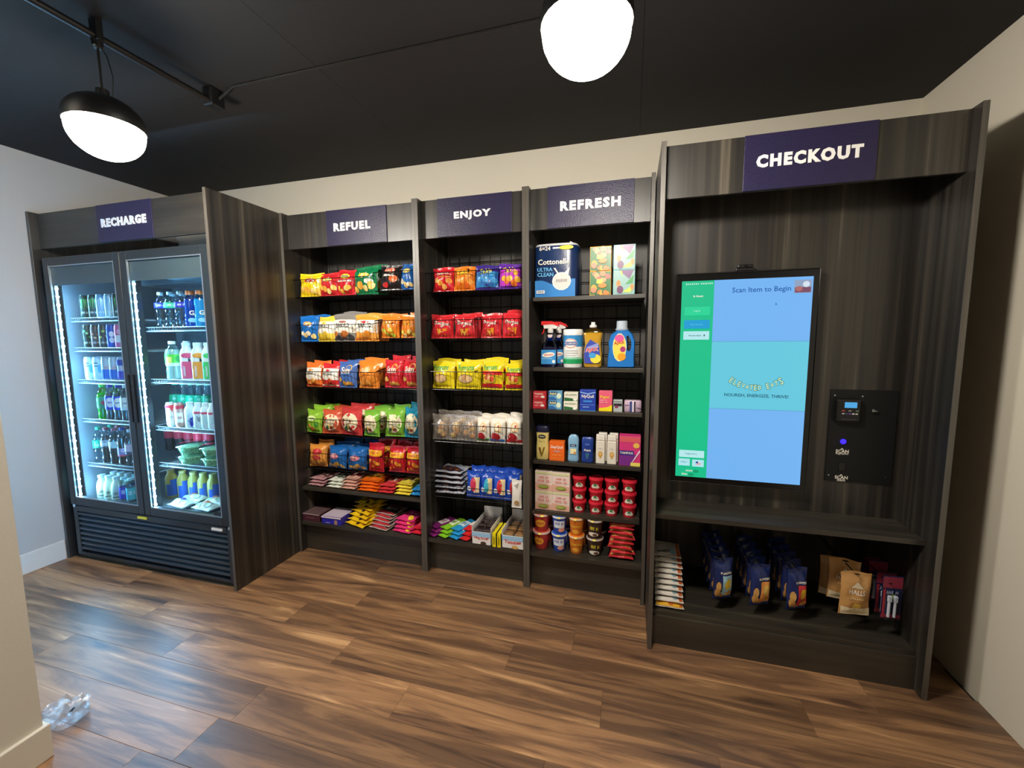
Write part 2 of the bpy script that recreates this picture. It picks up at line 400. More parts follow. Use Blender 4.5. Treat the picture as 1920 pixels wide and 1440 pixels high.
re_u = carcass('dark laminate snack bay under the REFUEL sign', -2.256, -1.2635, YB, 'REFUEL', (-1.866, -1.594), WOODV, (-1.935+.012, -1.48))
en_u = carcass('dark laminate snack bay under the ENJOY sign', -1.2635, -.582, YB, 'ENJOY', (-1.026, -.796), WOODV, (-1.135, -.672))
rf_u = carcass('dark laminate shelf bay under the REFRESH sign', -.582, .101, YB, 'REFRESH', (-.394, -.071), WOODV, (-.465, -.002))
ck_u = carcass('deep dark laminate bay under the CHECKOUT sign', .1066, 1.213, YC, 'CHECKOUT', (.482, .856), WOODV, (.436, .902))
for u, x0, x1 in ((re_u, -2.256, -1.2635), (en_u, -1.2635, -.582), (rf_u, -.582, .101)):
    W('back_panel', u, x0+.02, x1-.02, -.022, -.004, 0, ZT-.004, BACKP)
    W('kick_plate', u, x0+.02, x1-.02, -.388, -.37, 0, .2, WOODH)
    W('bottom_shelf', u, x0+.02, x1-.02, -.432, -.022, .2, .222, WOODH, .001)
W('shelf', re_u, -2.236, -1.2835, -.402, -.022, .445, .467, WOODH, .001)
SZ = (1.742, 1.338, 1.09, .781, .469)
for z in SZ: W('shelf', rf_u, -.552, .066, -.385, -.06, z-.022, z, WOODH, .001)
W('upper_back_panel', ck_u, .1266, 1.193, -.5, -.482, .655, ZT-.004, WOODV)
W('ledge', ck_u, .1266, 1.193, -.718, -.482, .637, .66, WOODH, .001)
W('bottom_shelf', ck_u, .1266, 1.193, -.722, -.06, .147, .169, WOODH, .001)
W('kick_plate', ck_u, .1266, 1.193, -.735, -.717, 0, .147, WOODH)
W('lower_back_panel', ck_u, .1266, 1.193, -.24, -.222, .169, .637, WOODV)
W('corner_bracket', ck_u, 1.17, 1.192, -.6, -.52, .615, .637, CHROME, .001)

# ------------------------------------------------------------------ wire grid panels and baskets
def grid(label, x0, x1, y, z0, z1, nx=None):
    t = thing('wire_grid_panel', label, 'wire grid', ((x0+x1)/2, y, z0), 'black wire grid panels'); n = max(2, round((x1-x0)/.0762))
    for i in range(n+1):
        x = x0+(x1-x0)*i/n; wb(MB().tube([(x, y, z0), (x, y, z1)], .0026, WIRE, 5), 'vertical_wire', t)
    m = int((z1-z0)/.0762)
    for j in range(m+1):
        z = z1-.035-j*.0762
        if z > z0: wb(MB().tube([(x0-.006, y+.005, z), (x1+.006, y+.005, z)], .0026, WIRE, 5), 'horizontal_wire', t)
grid('black wire grid on the back of the REFUEL bay', -2.2, -1.31, -.05, .49, 2.06)
grid('black wire grid on the back of the ENJOY bay', -1.215, -.63, -.05, .24, 2.06)
grid('black wire grid on the back of the REFRESH bay', -.535, .05, -.05, .24, 1.97)
grid('black wire grid low in the CHECKOUT bay', .17, 1.15, -.205, .2, .62)
def basket(label, x0, x1, z, hh=.115, y0=-.392, y1=-.07, grp='black wire baskets'):
    t = thing('wire_basket', label, 'wire basket', ((x0+x1)/2, (y0+y1)/2, z), grp)
    bk = hh+.05
    wb(MB().tube([(x0, y0, z+hh), (x1, y0, z+hh), (x1, y1, z+bk), (x0, y1, z+bk)], .0024, WIRE, 5, True), 'rim', t)
    yb0 = y0+.012
    wb(MB().tube([(x0+.004, yb0, z), (x1-.004, yb0, z), (x1-.004, y1, z), (x0+.004, y1, z)], .0024, WIRE, 5, True), 'base_frame', t)
    w = MB(); n = max(3, round((x1-x0)/.026))
    for i in range(n+1):
        x = x0+.002+(x1-x0-.004)*i/n; w.tube([(x, y0, z+hh), (x, yb0, z), (x, y1, z)], .0015, WIRE, 4)
    wb(w, 'front_wires', t)
    w = MB()
    for xx in (x0, x1):
        for k in range(1, 7):
            yy = y0+(y1-y0)*k/7; w.tube([(xx, yy, z+hh+(bk-hh)*k/7), (xx, yy, z)], .0011, WIRE, 4)
    for k in range(1, 6):
        yy = yb0+(y1-yb0)*k/6; w.tube([(x0, yy, z), (x1, yy, z)], .0014, WIRE, 4)
    wb(w, 'side_wires', t)
ROWN = ('top', 'second', 'third', 'fourth', 'fifth')
RZ = (1.797, 1.493, 1.177, .847, .602)      # basket floors in the REFUEL bay
EZ = (1.795, 1.508, 1.19, .855, .49)       # and in the ENJOY bay
for i, z in enumerate(RZ):
    basket('wide black wire basket, %s row of the REFUEL bay' % ROWN[i], -2.222, -1.615, z)
    basket('narrow black wire basket, %s row of the REFUEL bay' % ROWN[i], -1.6, -1.296, z+(.02 if i < 2 else .008))
for i, z in enumerate(EZ):
    if i in (1, 2):
        basket('left black wire basket, %s row of the ENJOY bay' % ROWN[i], -1.232, -.925, z); basket('right black wire basket, %s row of the ENJOY bay' % ROWN[i], -.915, -.612, z)
    else: basket('black wire basket, %s row of the ENJOY bay' % ROWN[i], -1.232, -.612, z, .115 if i < 4 else .08)

# ------------------------------------------------------------------ glass door fridge
FX0, FX1, FD = -3.692, -2.284, -.935     # cabinet sides, door face
LINER = mat('#76828a', .3); CAB = mat('#16191b', .35); DOORM = mat('#23292c', .3)
fg = thing('glass_door_fridge', 'black two-door glass merchandiser fridge full of drinks, under RECHARGE sign', 'fridge', ((FX0+FX1)/2, -.5, 0))
FZ0, FZ1 = .395, 2.045
cabm = MB().box(FX0, FX0+.035, -.87, -.12, .05, 2.02, CAB).box(FX1-.035, FX1, -.87, -.12, .05, 2.02, CAB).box(FX0, FX1, -.155, -.12, .05, 2.02, CAB).box(FX0, FX1, -.87, -.12, 1.985, 2.02, CAB).box(FX0, FX1, -.87, -.12, .05, .385, CAB)
wb(cabm, 'cabinet', fg)
wb(MB().box(FX0+.035, FX0+.042, -.865, -.165, .4, 1.985, LINER).box(FX1-.042, FX1-.035, -.865, -.165, .4, 1.985, LINER).box(FX0+.035, FX1-.035, -.165, -.156, .4, 1.985, LINER).box(FX0+.035, FX1-.035, -.865, -.165, .385, .402, LINER).box(FX0+.042, FX1-.042, -.865, -.165, 1.972, 1.985, LINER), 'inner_liner', fg)

xm = -2.985
wb(MB().box(xm-.02, xm+.02, -.868, -.84, .402, 1.985, CAB), 'mullion', fg)
wb(MB().box(FX0+.05, xm-.03, -.4, -.2, 1.93, 1.972, LINER, .01), 'fan_cover', fg); wb(MB().box(xm+.08, FX1-.05, -.75, -.25, 1.9, 1.972, LINER, .02), 'evaporator_cover', fg)
GLASS = clear('#eef6f6', .012, rough=.02)
def door(x0, x1, hinge):
    b = .052; z0, z1 = FZ0, FZ1; m = MB(); y0, y1 = FD, FD+.042
    m.box(x0, x0+b, y0, y1, z0, z1, DOORM, .004).box(x1-b, x1, y0, y1, z0, z1, DOORM, .004).box(x0+b-.001, x1-b+.001, y0, y1, z0, z0+b, DOORM, .004).box(x0+b-.001, x1-b+.001, y0, y1, z1-b, z1, DOORM, .004)
    d = wb(m, 'door', fg)
    l = fg.location
    def sub(n, mb, sm=False):
        mb.v = [(x-l.x, y-l.y, z-l.z) for x, y, z in mb.v]; return mb.build(n, d, smooth=sm)
    sub('glass_pane', MB().box(x0+b-.004, x1-b+.004, y0+.009, y0+.014, z0+b-.004, z1-b+.004, GLASS))
    sv = mat('#a9b2b8', .3, .8); e = .007
    sub('glass_edge_strip', MB().box(x0+b, x0+b+e, y0+.002, y0+.0085, z0+b, z1-b, sv).box(x1-b-e, x1-b, y0+.002, y0+.0085, z0+b, z1-b, sv).box(x0+b+e, x1-b-e, y0+.002, y0+.0085, z0+b, z0+b+e, sv).box(x0+b+e, x1-b-e, y0+.002, y0+.0085, z1-b-e, z1-b, sv))
    sub('printed_header_band', MB().box(x0+b, x1-b, y0+.0142, y0+.0156, 1.868, z1-b, mat('#5a6064', .5)))
    hx = x1-.016 if hinge == 'l' else x0+.016
    sub('door_handle', MB().box(hx-.012, hx+.012, y0-.01, y0-.0005, 1.0, 1.3, BLK, .003))
    px = x0+.012 if hinge == 'l' else x1-.012
    sub('hinge_pin', MB().lathe([(.006, z0-.022), (.008, z0-.018), (.008, z0-.004), (.006, z0-.0005)], mat('#e8e8e4', .35, .2), 10, px, y0+.012))
    return d, sub
dl, subl = door(FX0+.004, xm-.003, 'l'); dr, subr = door(xm+.003, FX1-.004, 'r')
subr('maker_label', MB().box(FX1-.125, FX1-.058, FD+.0055, FD+.0085, FZ0+.053, FZ0+.083, BLK))
# lighting strips with their diodes, just behind the left edge of each door
LEDM, nt_, o_ = newmat('cold_led'); e_ = nt_.nodes.new('ShaderNodeEmission'); e_.inputs[0].default_value = (.3, .62, 1, 1); e_.inputs[1].default_value = LED_E*7; nt_.links.new(e_.outputs[0], o_.inputs[0])
STRM, nt_, o_ = newmat('led_diffuser'); e_ = nt_.nodes.new('ShaderNodeEmission'); e_.inputs[0].default_value = (.3, .62, 1, 1); e_.inputs[1].default_value = LED_E*.04; nt_.links.new(e_.outputs[0], o_.inputs[0])
led_me = MB().lathe([(.0075, 0), (.0065, .004), (.003, .0075), (0, .0085)], LEDM, 10, cap=False).mesh('led', True)
for cx in (FX0+.0635, xm+.0625):
    s = wb(MB().box(cx-.006, cx+.002, FD+.017, FD+.034, .45, 1.985, mat('#4a565c', .4)).box(cx+.002, cx+.004, FD+.019, FD+.032, .45, 1.86, STRM), 'led_strip', fg)
    for i in range(27):
        o = bpy.data.objects.new('led', led_me); COL.objects.link(o); o.parent = s
        o.location = Vector((cx+.004, FD+.0255, .462+i*1.39/26))-fg.location; o.rotation_euler = (0, math.radians(90), 0)
# grille
wb(MB().box(FX0, FX1, -.87, -.855, .05, .385, mat('#050607', .7)).box(FX0, FX0+.04, FD+.01, -.855, .03, .385, DOORM, .003).box(FX1-.04, FX1, FD+.01, -.855, .03, .385, DOORM, .003).box(FX0+.04, FX1-.04, FD+.01, -.855, .345, .385, DOORM, .003).box(FX0+.04, FX1-.04, FD+.01, -.855, .03, .05, DOORM, .003), 'grille_frame', fg)
SL = mat('#3c464b', .3, .2)
for i in range(8):
    z = .072+i*.0355
    wb(MB().add([(x, y, zz) for x in (FX0+.042, FX1-.042) for y, zz in ((FD+.012, z), (FD+.012, z+.012), (FD+.04, z+.026), (FD+.04, z+.012))], [(0, 1, 5, 4), (1, 2, 6, 5), (2, 3, 7, 6), (3, 0, 4, 7), (0, 3, 2, 1), (4, 5, 6, 7)], SL), 'grille_slat', fg)
for fx in (FX0+.09, FX1-.09):
    for fy_ in (-.84, -.18): wb(MB().lathe([(.02, 0), (.02, .01), (.01, .014), (.01, .05)], BLK, 12, fx, fy_), 'foot', fg)
wb(MB().box(xm-.075, xm+.0, FD+.002, FD+.0095, .362, .376, mat('#e9d43a', .4)), 'yellow_sticker', fg)
wb(MB().box(FX1-.15, FX1-.07, FD+.002, FD+.0095, .36, .374, mat('#e9e4d8', .4)), 'paper_sticker', fg)
LZ = (1.653, 1.454, 1.237, .968, .656, .403); RZf = (1.581, 1.254, .947, .708, .403)
WHW = mat('#8d979c', .35, .4)
def fshelf(x0, x1, z):
    m = MB().tube([(x0, -.84, z-.012), (x1, -.84, z-.012), (x1, -.19, z-.012), (x0, -.19, z-.012)], .004, WHW, 5, True).tube([(x0, -.842, z+.012), (x1, -.842, z+.012)], .0025, WHW, 5)
    n = round((x1-x0)/.022)
    for i in range(1, n): m.tube([(x0+(x1-x0)*i/n, -.842, z+.012), (x0+(x1-x0)*i/n, -.84, z-.005), (x0+(x1-x0)*i/n, -.19, z-.005)], .0018, WHW, 4)
    wb(m, 'wire_shelf', fg)
for z in LZ[:-1]: fshelf(FX0+.046, xm-.012, z-.001)
for z in RZf[:-1]: fshelf(xm+.032, FX1-.046, z-.001)
# ------------------------------------------------------------------ product builders
ORD = {1: ['only'], 2: ['left', 'right'], 3: ['left', 'middle', 'right']}
def ordn(i, n):
    if n in ORD: return ORD[n][i]
    if i == 0: return 'leftmost'
    if i == n-1: return 'rightmost'
    if i < (n+1)//2: return ('second', 'third', 'fourth', 'fifth')[i-1]+' from left'
    return ('second', 'third', 'fourth', 'fifth')[n-2-i]+' from right'
def bagf(w, h, d, seed, hole=False):
    rd = random.Random(seed); a, b, c = rd.uniform(0, 6), rd.uniform(0, 6), rd.uniform(.6, 1.3)
    def pt(u, v, side, lift=0):
        sv = max(0.0, min(1.0, (v-.06)/.85)); pr = (math.sin(math.pi*sv)**.55)*(1-abs(u)**2.4)**.75 if 0 < sv < 1 else 0
        wr = .021*w*c*(math.sin(7*u+a+5*v)+math.sin(9*v+b-4*u))*(1 if side < 0 else .6)*min(1, sv*8, (1-sv)*8) if 0 < sv < 1 else .006*w*math.sin(6*u+a)
        x = u*w/2*(1-.07*math.sin(math.pi*v)**.8); z = v*h+(.022*h*math.sin(3*u+b) if v > .9 else 0)
        return (x, side*(d/2*pr+.0012+lift)+wr, z)
    return pt
def bagmesh(w, h, d, seed, m, nx=12, nz=14):
    pt = bagf(w, h, d, seed); b = MB()
    vv = [0, .03, .06]+[.06+.85*(i/nz) for i in range(1, nz)]+[.91, .955, 1]
    K = len(vv)
    F = [pt(-1+2*i/nx, v, -1) for v in vv for i in range(nx+1)]; B = [pt(-1+2*i/nx, v, 1) for v in vv for i in range(nx+1)]
    n = nx+1; o = len(F); fs = []
    for j in range(K-1):
        for i in range(nx):
            q = (j*n+i, j*n+i+1, (j+1)*n+i+1, (j+1)*n+i); fs.append(q); fs.append(tuple(o+k for k in reversed(q)))
        fs.append((j*n, (j+1)*n, o+(j+1)*n, o+j*n)); fs.append((j*n+nx, o+j*n+nx, o+(j+1)*n+nx, (j+1)*n+nx))
    for i in range(nx): fs.append((i, o+i, o+i+1, i+1)); t = (K-1)*n; fs.append((t+i, t+i+1, o+t+i+1, o+t+i))
    b.add(F+B, fs, m)
    return b, pt
SEED = [0]
def bag(name, label, cat, loc, w, h, d, base, ops, group, rz=0, rx=0, m=None, flat=False, seed=None):
    """pillow bag; stands (or lies when flat, front up) with its bottom seal at loc"""
    SEED[0] += 1; sd = seed or SEED[0]
    t = thing(name, label, cat, loc, group, rz, rx)
    b, pt = bagmesh(w, h, d, sd, m or foil(base))
    o = b.build('bag', t, smooth=True)
    ar = Art(w, h, lambda x, z, l: pt(max(-1, min(1, 2*x/w)), max(0, min(1, z/h)), -1, l), lambda c: mat(c, .32, 0, .3, 30), .0021).run(ops)
    ar.build(t)
    if flat:
        for ch in t.children:
            for v in ch.data.vertices: x, y, z = v.co; v.co = (x, z-h/2, -y+d/2+.001)
    return t
def carton(name, label, cat, loc, w, h, d, base, ops, group, rz=0, top=None, side=None, part='carton'):
    t = thing(name, label, cat, loc, group, rz)
    b = MB().box(-w/2, w/2, -d/2, d/2, 0, h, mat(base, .42), .0015)
    if top: b.box(-w/2+.002, w/2-.002, -d/2+.002, d/2-.002, h, h+.0006, mat(top, .42))
    if side: b.box(w/2, w/2+.0006, -d/2+.002, d/2-.002, .002, h-.002, mat(side, .42))
    b.build(part, t)
    Art(w, h, flat_map(-d/2)).run(ops).build(t)
    return t
def profile_r(prof):
    def f(z):
        for (r0, z0), (r1, z1) in zip(prof, prof[1:]):
            if z0 <= z <= z1 and z1 > z0: return r0+(r1-r0)*(z-z0)/(z1-z0)
        return prof[-1][0]
    return f
PROF = {
 'can': lambda r, h: [(r*.72, 0), (r*.9, .006), (r, .016), (r, h-.022), (r*.86, h-.006), (r*.84, h)],
 'soda': lambda r, h: [(r*.75, 0), (r*.95, .006), (r, .02), (r*.94, h*.22), (r, h*.3), (r, h*.62), (r*.9, h*.72), (r*.55, h*.86), (r*.4, h*.91), (r*.4, h*.93)],
 'water': lambda r, h: [(r*.8, 0), (r, .01), (r*.96, h*.2), (r, h*.22), (r*.93, h*.36), (r, h*.45), (r, h*.7), (r*.85, h*.79), (r*.5, h*.87), (r*.42, h*.89), (r*.42, h*.93)],
 'sport': lambda r, h: [(r*.85, 0), (r, .01), (r, h*.3), (r*.92, h*.42), (r*.92, h*.55), (r, h*.66), (r*.95, h*.76), (r*.62, h*.87), (r*.6, h*.9)],
 'wide': lambda r, h: [(r*.85, 0), (r, .008), (r, h*.66), (r*.9, h*.76), (r*.6, h*.86), (r*.55, h*.92)],
 'milk': lambda r, h: [(r*.8, 0), (r, .01), (r, h*.5), (r*.85, h*.68), (r*.55, h*.82), (r*.58, h*.9)],
}
def bottle(name, label, cat, loc, kind, r, h, body, cap, band, ops, group, capm=None, bandv=(.35, .62), fill=None):
    t = thing(name, label, cat, loc, group); pf = PROF[kind](r, h)
    MB().lathe(pf, body, 20).build('body', t, smooth=True)
    rf = profile_r(pf)
    if kind == 'can': MB().lathe([(r*.84, h), (r*.84, h+.002), (r*.78, h+.002), (r*.76, h-.002), (0, h-.002)], CHROME, 20, cap=False).build('can_top', t, smooth=True)
    elif cap:
        cr = pf[-1][0]*1.12; z = pf[-1][1]; hh = h-z
        MB().lathe([(cr, z-.002), (cr, z+hh*.85), (cr*.9, z+hh), (0, z+hh)], mat(cap, .35), 16).build('cap', t, smooth=True)
    if fill:
        MB().lathe([(max(.001, a-.0016), max(z, .002)) for a, z in pf if z <= h*.8]+[(0, h*.78)], mat(fill, .25), 16).build('drink', t, smooth=True)
    if band:
        z0, z1 = bandv[0]*h, bandv[1]*h; zz = [z0+(z1-z0)*i/4 for i in range(5)]
        MB().lathe([(rf(z)+.0007, z) for z in zz], mat(band, .35), 20, cap=False).build('label_band', t, smooth=True)
    if ops: Art(2*r, h, cyl_map(lambda z: rf(min(z, pf[-1][1]))+.0006)).run(ops).build(t)
    return t
def pxr(xl, xr, yt, yb, Y):
    """world (x centre, z base, width, height) of a front face at depth Y seen in the photograph rectangle"""
    ym = (yt+yb)/2; xc = (xl+xr)/2
    a, b = A(xl, ym, Y), A(xr, ym, Y); t, o = A(xc, yt, Y), A(xc, yb, Y)
    return (a.x+b.x)/2, o.z, b.x-a.x, t.z-o.z

# ------------------------------------------------------------------ snack bags in baskets
Y_, R_, G_, B_, O_, W_, K_ = '#f2cf1d', '#d3202c', '#1f8a4c', '#1f62b5', '#ee8122', '#f4efe2', '#1c1a1c'
CH = ['#f0c256', '#e3a53c', '#f4d483']
def chips(logo, lc, ec, food, seed=1, extra=()):
    return [('e', 0, .68, .5, .085, ec), ('t', logo, 0, .68, .78, lc)]+list(extra)+[('f', 4, .16, .34, food, .26, seed)]
def baked(c1, c2, food, nm='BAKED'):
    return [('r', -.98, .98, .3, .78, W_), ('t', nm, 0, .58, 1.25, '#2b2b2b'), ('e', 0, .7, .3, .045, c1), ('f', 5, .12, .36, food, .24, 3), ('r', -.98, .98, .05, .1, c2)]
def sunc(c): return [('e', .35, .74, .3, .12, '#f6c33a'), ('e', .35, .74, .24, .095, c), ('t', 'Sun', 0, .66, 1.0, W_), ('r', -.5, .5, .53, .55, W_), ('f', 4, .14, .36, ['#e8b25a', '#d2933a'], .22, 5)]
def vick(c): return [('e', 0, .48, .82, .34, '#efe3c0'), ('t', "MissVickie's", 0, .56, 1.25, '#4b3a2a', {'bold': .005}), ('q', 0, .46, .8, .03, c), ('f', 3, .22, .32, ['#2f5b3a', '#d8b25a', '#7a3a2a'], .2, 9, -.4, .4)]
def cheez(): return [('r', -.9, .9, .56, .76, '#f3b21f'), ('p', [(-.75, .6), (.75, .62), (.7, .74), (-.7, .73)], W_), ('t', 'CHEEZ-IT', 0, .675, 1.3, R_, {'rot': .05}), ('f', 6, .12, .42, ['#f28c28', '#f5a53a'], .2, 4)]
def wonder(): return [('e', 0, .55, .5, .12, '#e58fa0'), ('e', -.2, .6, .22, .07, '#f0b7bd'), ('f', 5, .1, .28, ['#d9b068', '#c4954a'], .22, 7)]
def dor(): return [('p', [(-.2, .86), (.05, .7), (-.02, .7)], W_), ('p', [(-.75, .7), (.75, .6), (.62, .5), (-.6, .58)], K_), ('t', 'Doritos', 0, .6, 1.3, W_, {'rot': -.1}), ('p', [(-.05, .48), (.25, .52), (.02, .42)], W_), ('p', [(-.4, .38), (0, .34), (-.3, .1)], '#f0a93a'), ('p', [(.05, .36), (.5, .38), (.3, .1)], '#ee9a2e'), ('p', [(-.2, .28), (.2, .26), (0, .07)], '#f7bf58')]
def takis(fc): return [('p', [(-.8, .78), (.45, .9), (.55, .72), (-.7, .5)], K_), ('t', 'Takis', -.1, .73, 1.1, '#f3e24a', {'rot': .12, 'stretch': 1.3}), ('f', 5, .16, .44, fc, .28, 6), ('e', .5, .6, .22, .1, fc[0])]
def fun(food, band=None): return [('t', 'Funyuns', -.1, .73, 1.35, '#3aa655', {'stretch': 1.5, 'rot': .05})]+([('r', -.95, .95, .5, .62, band), ('r', -.95, .95, .07, .2, band)] if band else [])+[('e', -.1, .36, .62, .16, '#2b2b20'), ('e', -.1, .36, .59, .15, food), ('f', 3, .3, .42, ['#e9c48e', '#d9a566'] if not band else ['#e0563a', '#f2b07a'], .24, 8, -.5, .3)]
def white_bag(c): return [('e', .15, .62, .5, .2, '#e6c08a'), ('e', .1, .62, .32, .13, '#f6e7c8'), ('e', .25, .66, .12, .05, '#c63a2c'), ('r', -.98, .98, .06, .16, c), ('e', -.15, .24, .62, .17, '#b01f2a'), ('p', [(-.6, .26), (.3, .14), (.42, .18), (-.5, .32)], '#f7f3ea')]
BAGS = 'snack bags in the wire baskets'
REFUEL = [
 [((555, 598, 512, 557), 'bright yellow potato chip bag', Y_, chips("Lay's", W_, R_, CH, 1)), ((590, 628, 511, 556), 'red potato chip bag', '#c9272e', chips("Lay's", W_, Y_, CH, 2)),
  ((625, 659, 505, 555), 'red ridged chip bag', '#cf2430', [('e', 0, .72, .55, .1, '#f1d33a'), ('q', 0, .72, .8, .07, B_), ('r', -.8, .8, .5, .58, W_), ('q', 0, .54, .9, .05, R_), ('f', 4, .14, .36, CH, .26, 3)]), ((653, 703, 498, 552), 'dark green potato chip bag', '#147a4a', chips("Lay's", W_, Y_, CH, 4, [('e', .5, .45, .3, .1, '#f1efe0')])),
  ((706, 747, 497, 547), 'black potato chip bag', '#231d1f', [('e', 0, .76, .5, .1, '#e8552c'), ('t', "Lay's", 0, .76, .8, W_), ('e', .35, .42, .4, .14, '#e0672a'), ('r', -.6, .3, .52, .6, W_), ('e', -.4, .2, .3, .1, '#c92d28')]), ((742, 776, 493, 545), 'bright blue chip bag', '#1d67b8', chips("Lay's", W_, Y_, ['#f3ead2', '#e9cf86'], 5))],
 [((556, 588, 594, 643), 'blue potato chip bag', '#1d6fc4', chips("Lay's", W_, '#f0a43a', ['#f3ead2', '#e9cf86'], 6)), ((585, 621, 594, 642), 'yellow and white baked crisp bag', '#f0d44a', baked(Y_, Y_, ['#f0d048', '#e6bb35'])), ((617, 660, 591, 643), 'grey and white baked crisp bag', '#8d8a86', baked('#9a4a3a', '#4a4a4c', ['#c9783a', '#3b3a3c', '#a9551f'])),
  ((658, 702, 592, 643), 'orange and white baked crisp bag', '#f0a63c', baked(R_, O_, ['#eda64a', '#e08a2c'])), ((706, 744, 601, 637), 'orange snack bag with red stripe', '#ef8a2a', [('p', [(-.8, .55), (.8, .8), (.7, .62), (-.7, .4)], '#d4342a'), ('q', -.1, .6, 1.0, .1, '#f6e04a'), ('f', 5, .1, .34, ['#b8c838', '#e9d65a'], .22, 2)]), ((745, 778, 601, 637), 'orange snack bag with red stripe', '#ef8a2a', [('p', [(-.8, .5), (.8, .76), (.7, .58), (-.7, .36)], '#d4342a'), ('q', -.1, .56, 1.0, .1, '#f6e04a'), ('f', 5, .1, .32, ['#e9d65a', '#f0cf7a'], .22, 3)])],
 [((566, 596, 682, 728), 'orange and cream baked crisp bag', '#ee7a34', baked(O_, R_, ['#e98b3a', '#f0b35a'])), ((595, 629, 683, 728), 'red and cream baked crisp bag', '#d8343a', baked(R_, W_, ['#c62f2c', '#d9552f'])), ((626, 661, 679, 729), 'slate blue multigrain chip bag', '#4a6fb8', sunc('#4a6fb8')),
  ((663, 706, 678, 730), 'plain orange cheddar chip bag', '#ec8a2e', [('e', -.1, .66, .5, .08, '#f4b25a'), ('t', 'Sun', -.1, .66, .6, '#f7e6c8'), ('f', 4, .14, .4, ['#f2a64a', '#e0872c'], .3, 4)]), ((713, 749, 675, 728), 'red multigrain chip bag', '#cf2833', sunc('#cf2833')), ((747, 781, 673, 728), 'red multigrain chip bag', '#cf2833', sunc('#cf2833'))],
 [((564, 597, 769, 812), 'lime green snack bag', '#8fc23a', [('e', .1, .64, .5, .12, '#dff0a8'), ('q', .1, .64, .7, .06, '#3a7a2a'), ('f', 4, .14, .4, ['#4a9a3a', '#e8a24a', '#c65a2a'], .22, 2)]), ((597, 631, 768, 813), 'terracotta and cream kettle chip bag', '#cf5a3c', vick('#a8452c')), ((630, 673, 765, 816), 'coral red kettle chip bag', '#cc3f3f', vick('#a82c2c')), ((673, 706, 773, 822), 'green and cream kettle chip bag', '#7dbb3c', vick('#3c7a2a')), ((716, 751, 769, 820), 'green and cream kettle chip bag', '#7dbb3c', vick('#3c7a2a')), ((750, 784, 766, 822), 'teal and cream kettle chip bag', '#1f8fb0', vick('#146a86'))],
 [((573, 604, 835, 876), 'tan snack bag with red lips print', '#d9903e', [('e', .05, .68, .55, .13, '#c9303a'), ('p', [(-.4, .68), (.5, .7), (0, .63)], '#7a1a20'), ('e', .05, .42, .42, .1, '#d84a4a'), ('f', 5, .12, .28, ['#8a5a2a', '#b07a3a'], .26, 3)]), ((606, 643, 839, 880), 'blue snack bag with pink print', '#1c63ad', wonder()), ((645, 680, 841, 883), 'blue snack bag with pink print', '#1c63ad', wonder()), ((682, 714, 834, 887), 'red cracker bag with yellow band', '#c41f2e', cheez()), ((722, 753, 838, 886), 'red cracker bag with yellow band', '#c41f2e', cheez()), ((754, 787, 840, 890), 'red cracker bag with yellow band', '#c41f2e', cheez())],
]
def row_bags(rows, zs, bay, backs, Yf=-.335, shift=()):
    for ri, row in enumerate(rows):
        n = len(row)
        for i, (rc, desc, base, ops) in enumerate(row):
            x, z, w, h = pxr(*rc, Yf-.045); zb = zs[ri]+.004+(.02 if (bay == 'REFUEL' and x > -1.6 and ri < 2) else .008 if (bay == 'REFUEL' and x > -1.6) else 0)
            h = max(h, .15); w = min(w*1.0, .2)
            where = '%s %s basket row' % (ROWN[ri], bay)
            d = .075
            rdd = random.Random(ri*17+i*5+len(bay))
            t = bag('snack_bag', '%s, %s in the %s' % (desc, ordn(i, n), where), 'snack bag', (x, Yf, zb), w, h, d, base, ops, BAGS, rdd.uniform(-.16, .16), rdd.uniform(-.15, -.04))
            for k in range(backs[ri][i]):
                dup(t, (x+rdd.uniform(.0, .03)*(1 if x < -1 else .5), Yf+.085*(k+1), zb+rdd.uniform(.0, .012)), '%s %sbehind the %s bag, %s %s row' % (desc, ('', 'two ')[k], ordn(i, n), ROWN[ri], bay), rdd.uniform(-.15, .15), None, rdd.uniform(-.12, .0), (1, 1, rdd.uniform(1.02, 1.1)))
row_bags(REFUEL, RZ, 'REFUEL', [[0, 0, 0, 1, 0, 0], [1, 1, 1, 1, 1, 1], [1, 2, 1, 1, 1, 1], [2, 2, 2, 2, 1, 1], [1, 2, 2, 2, 2, 1]])
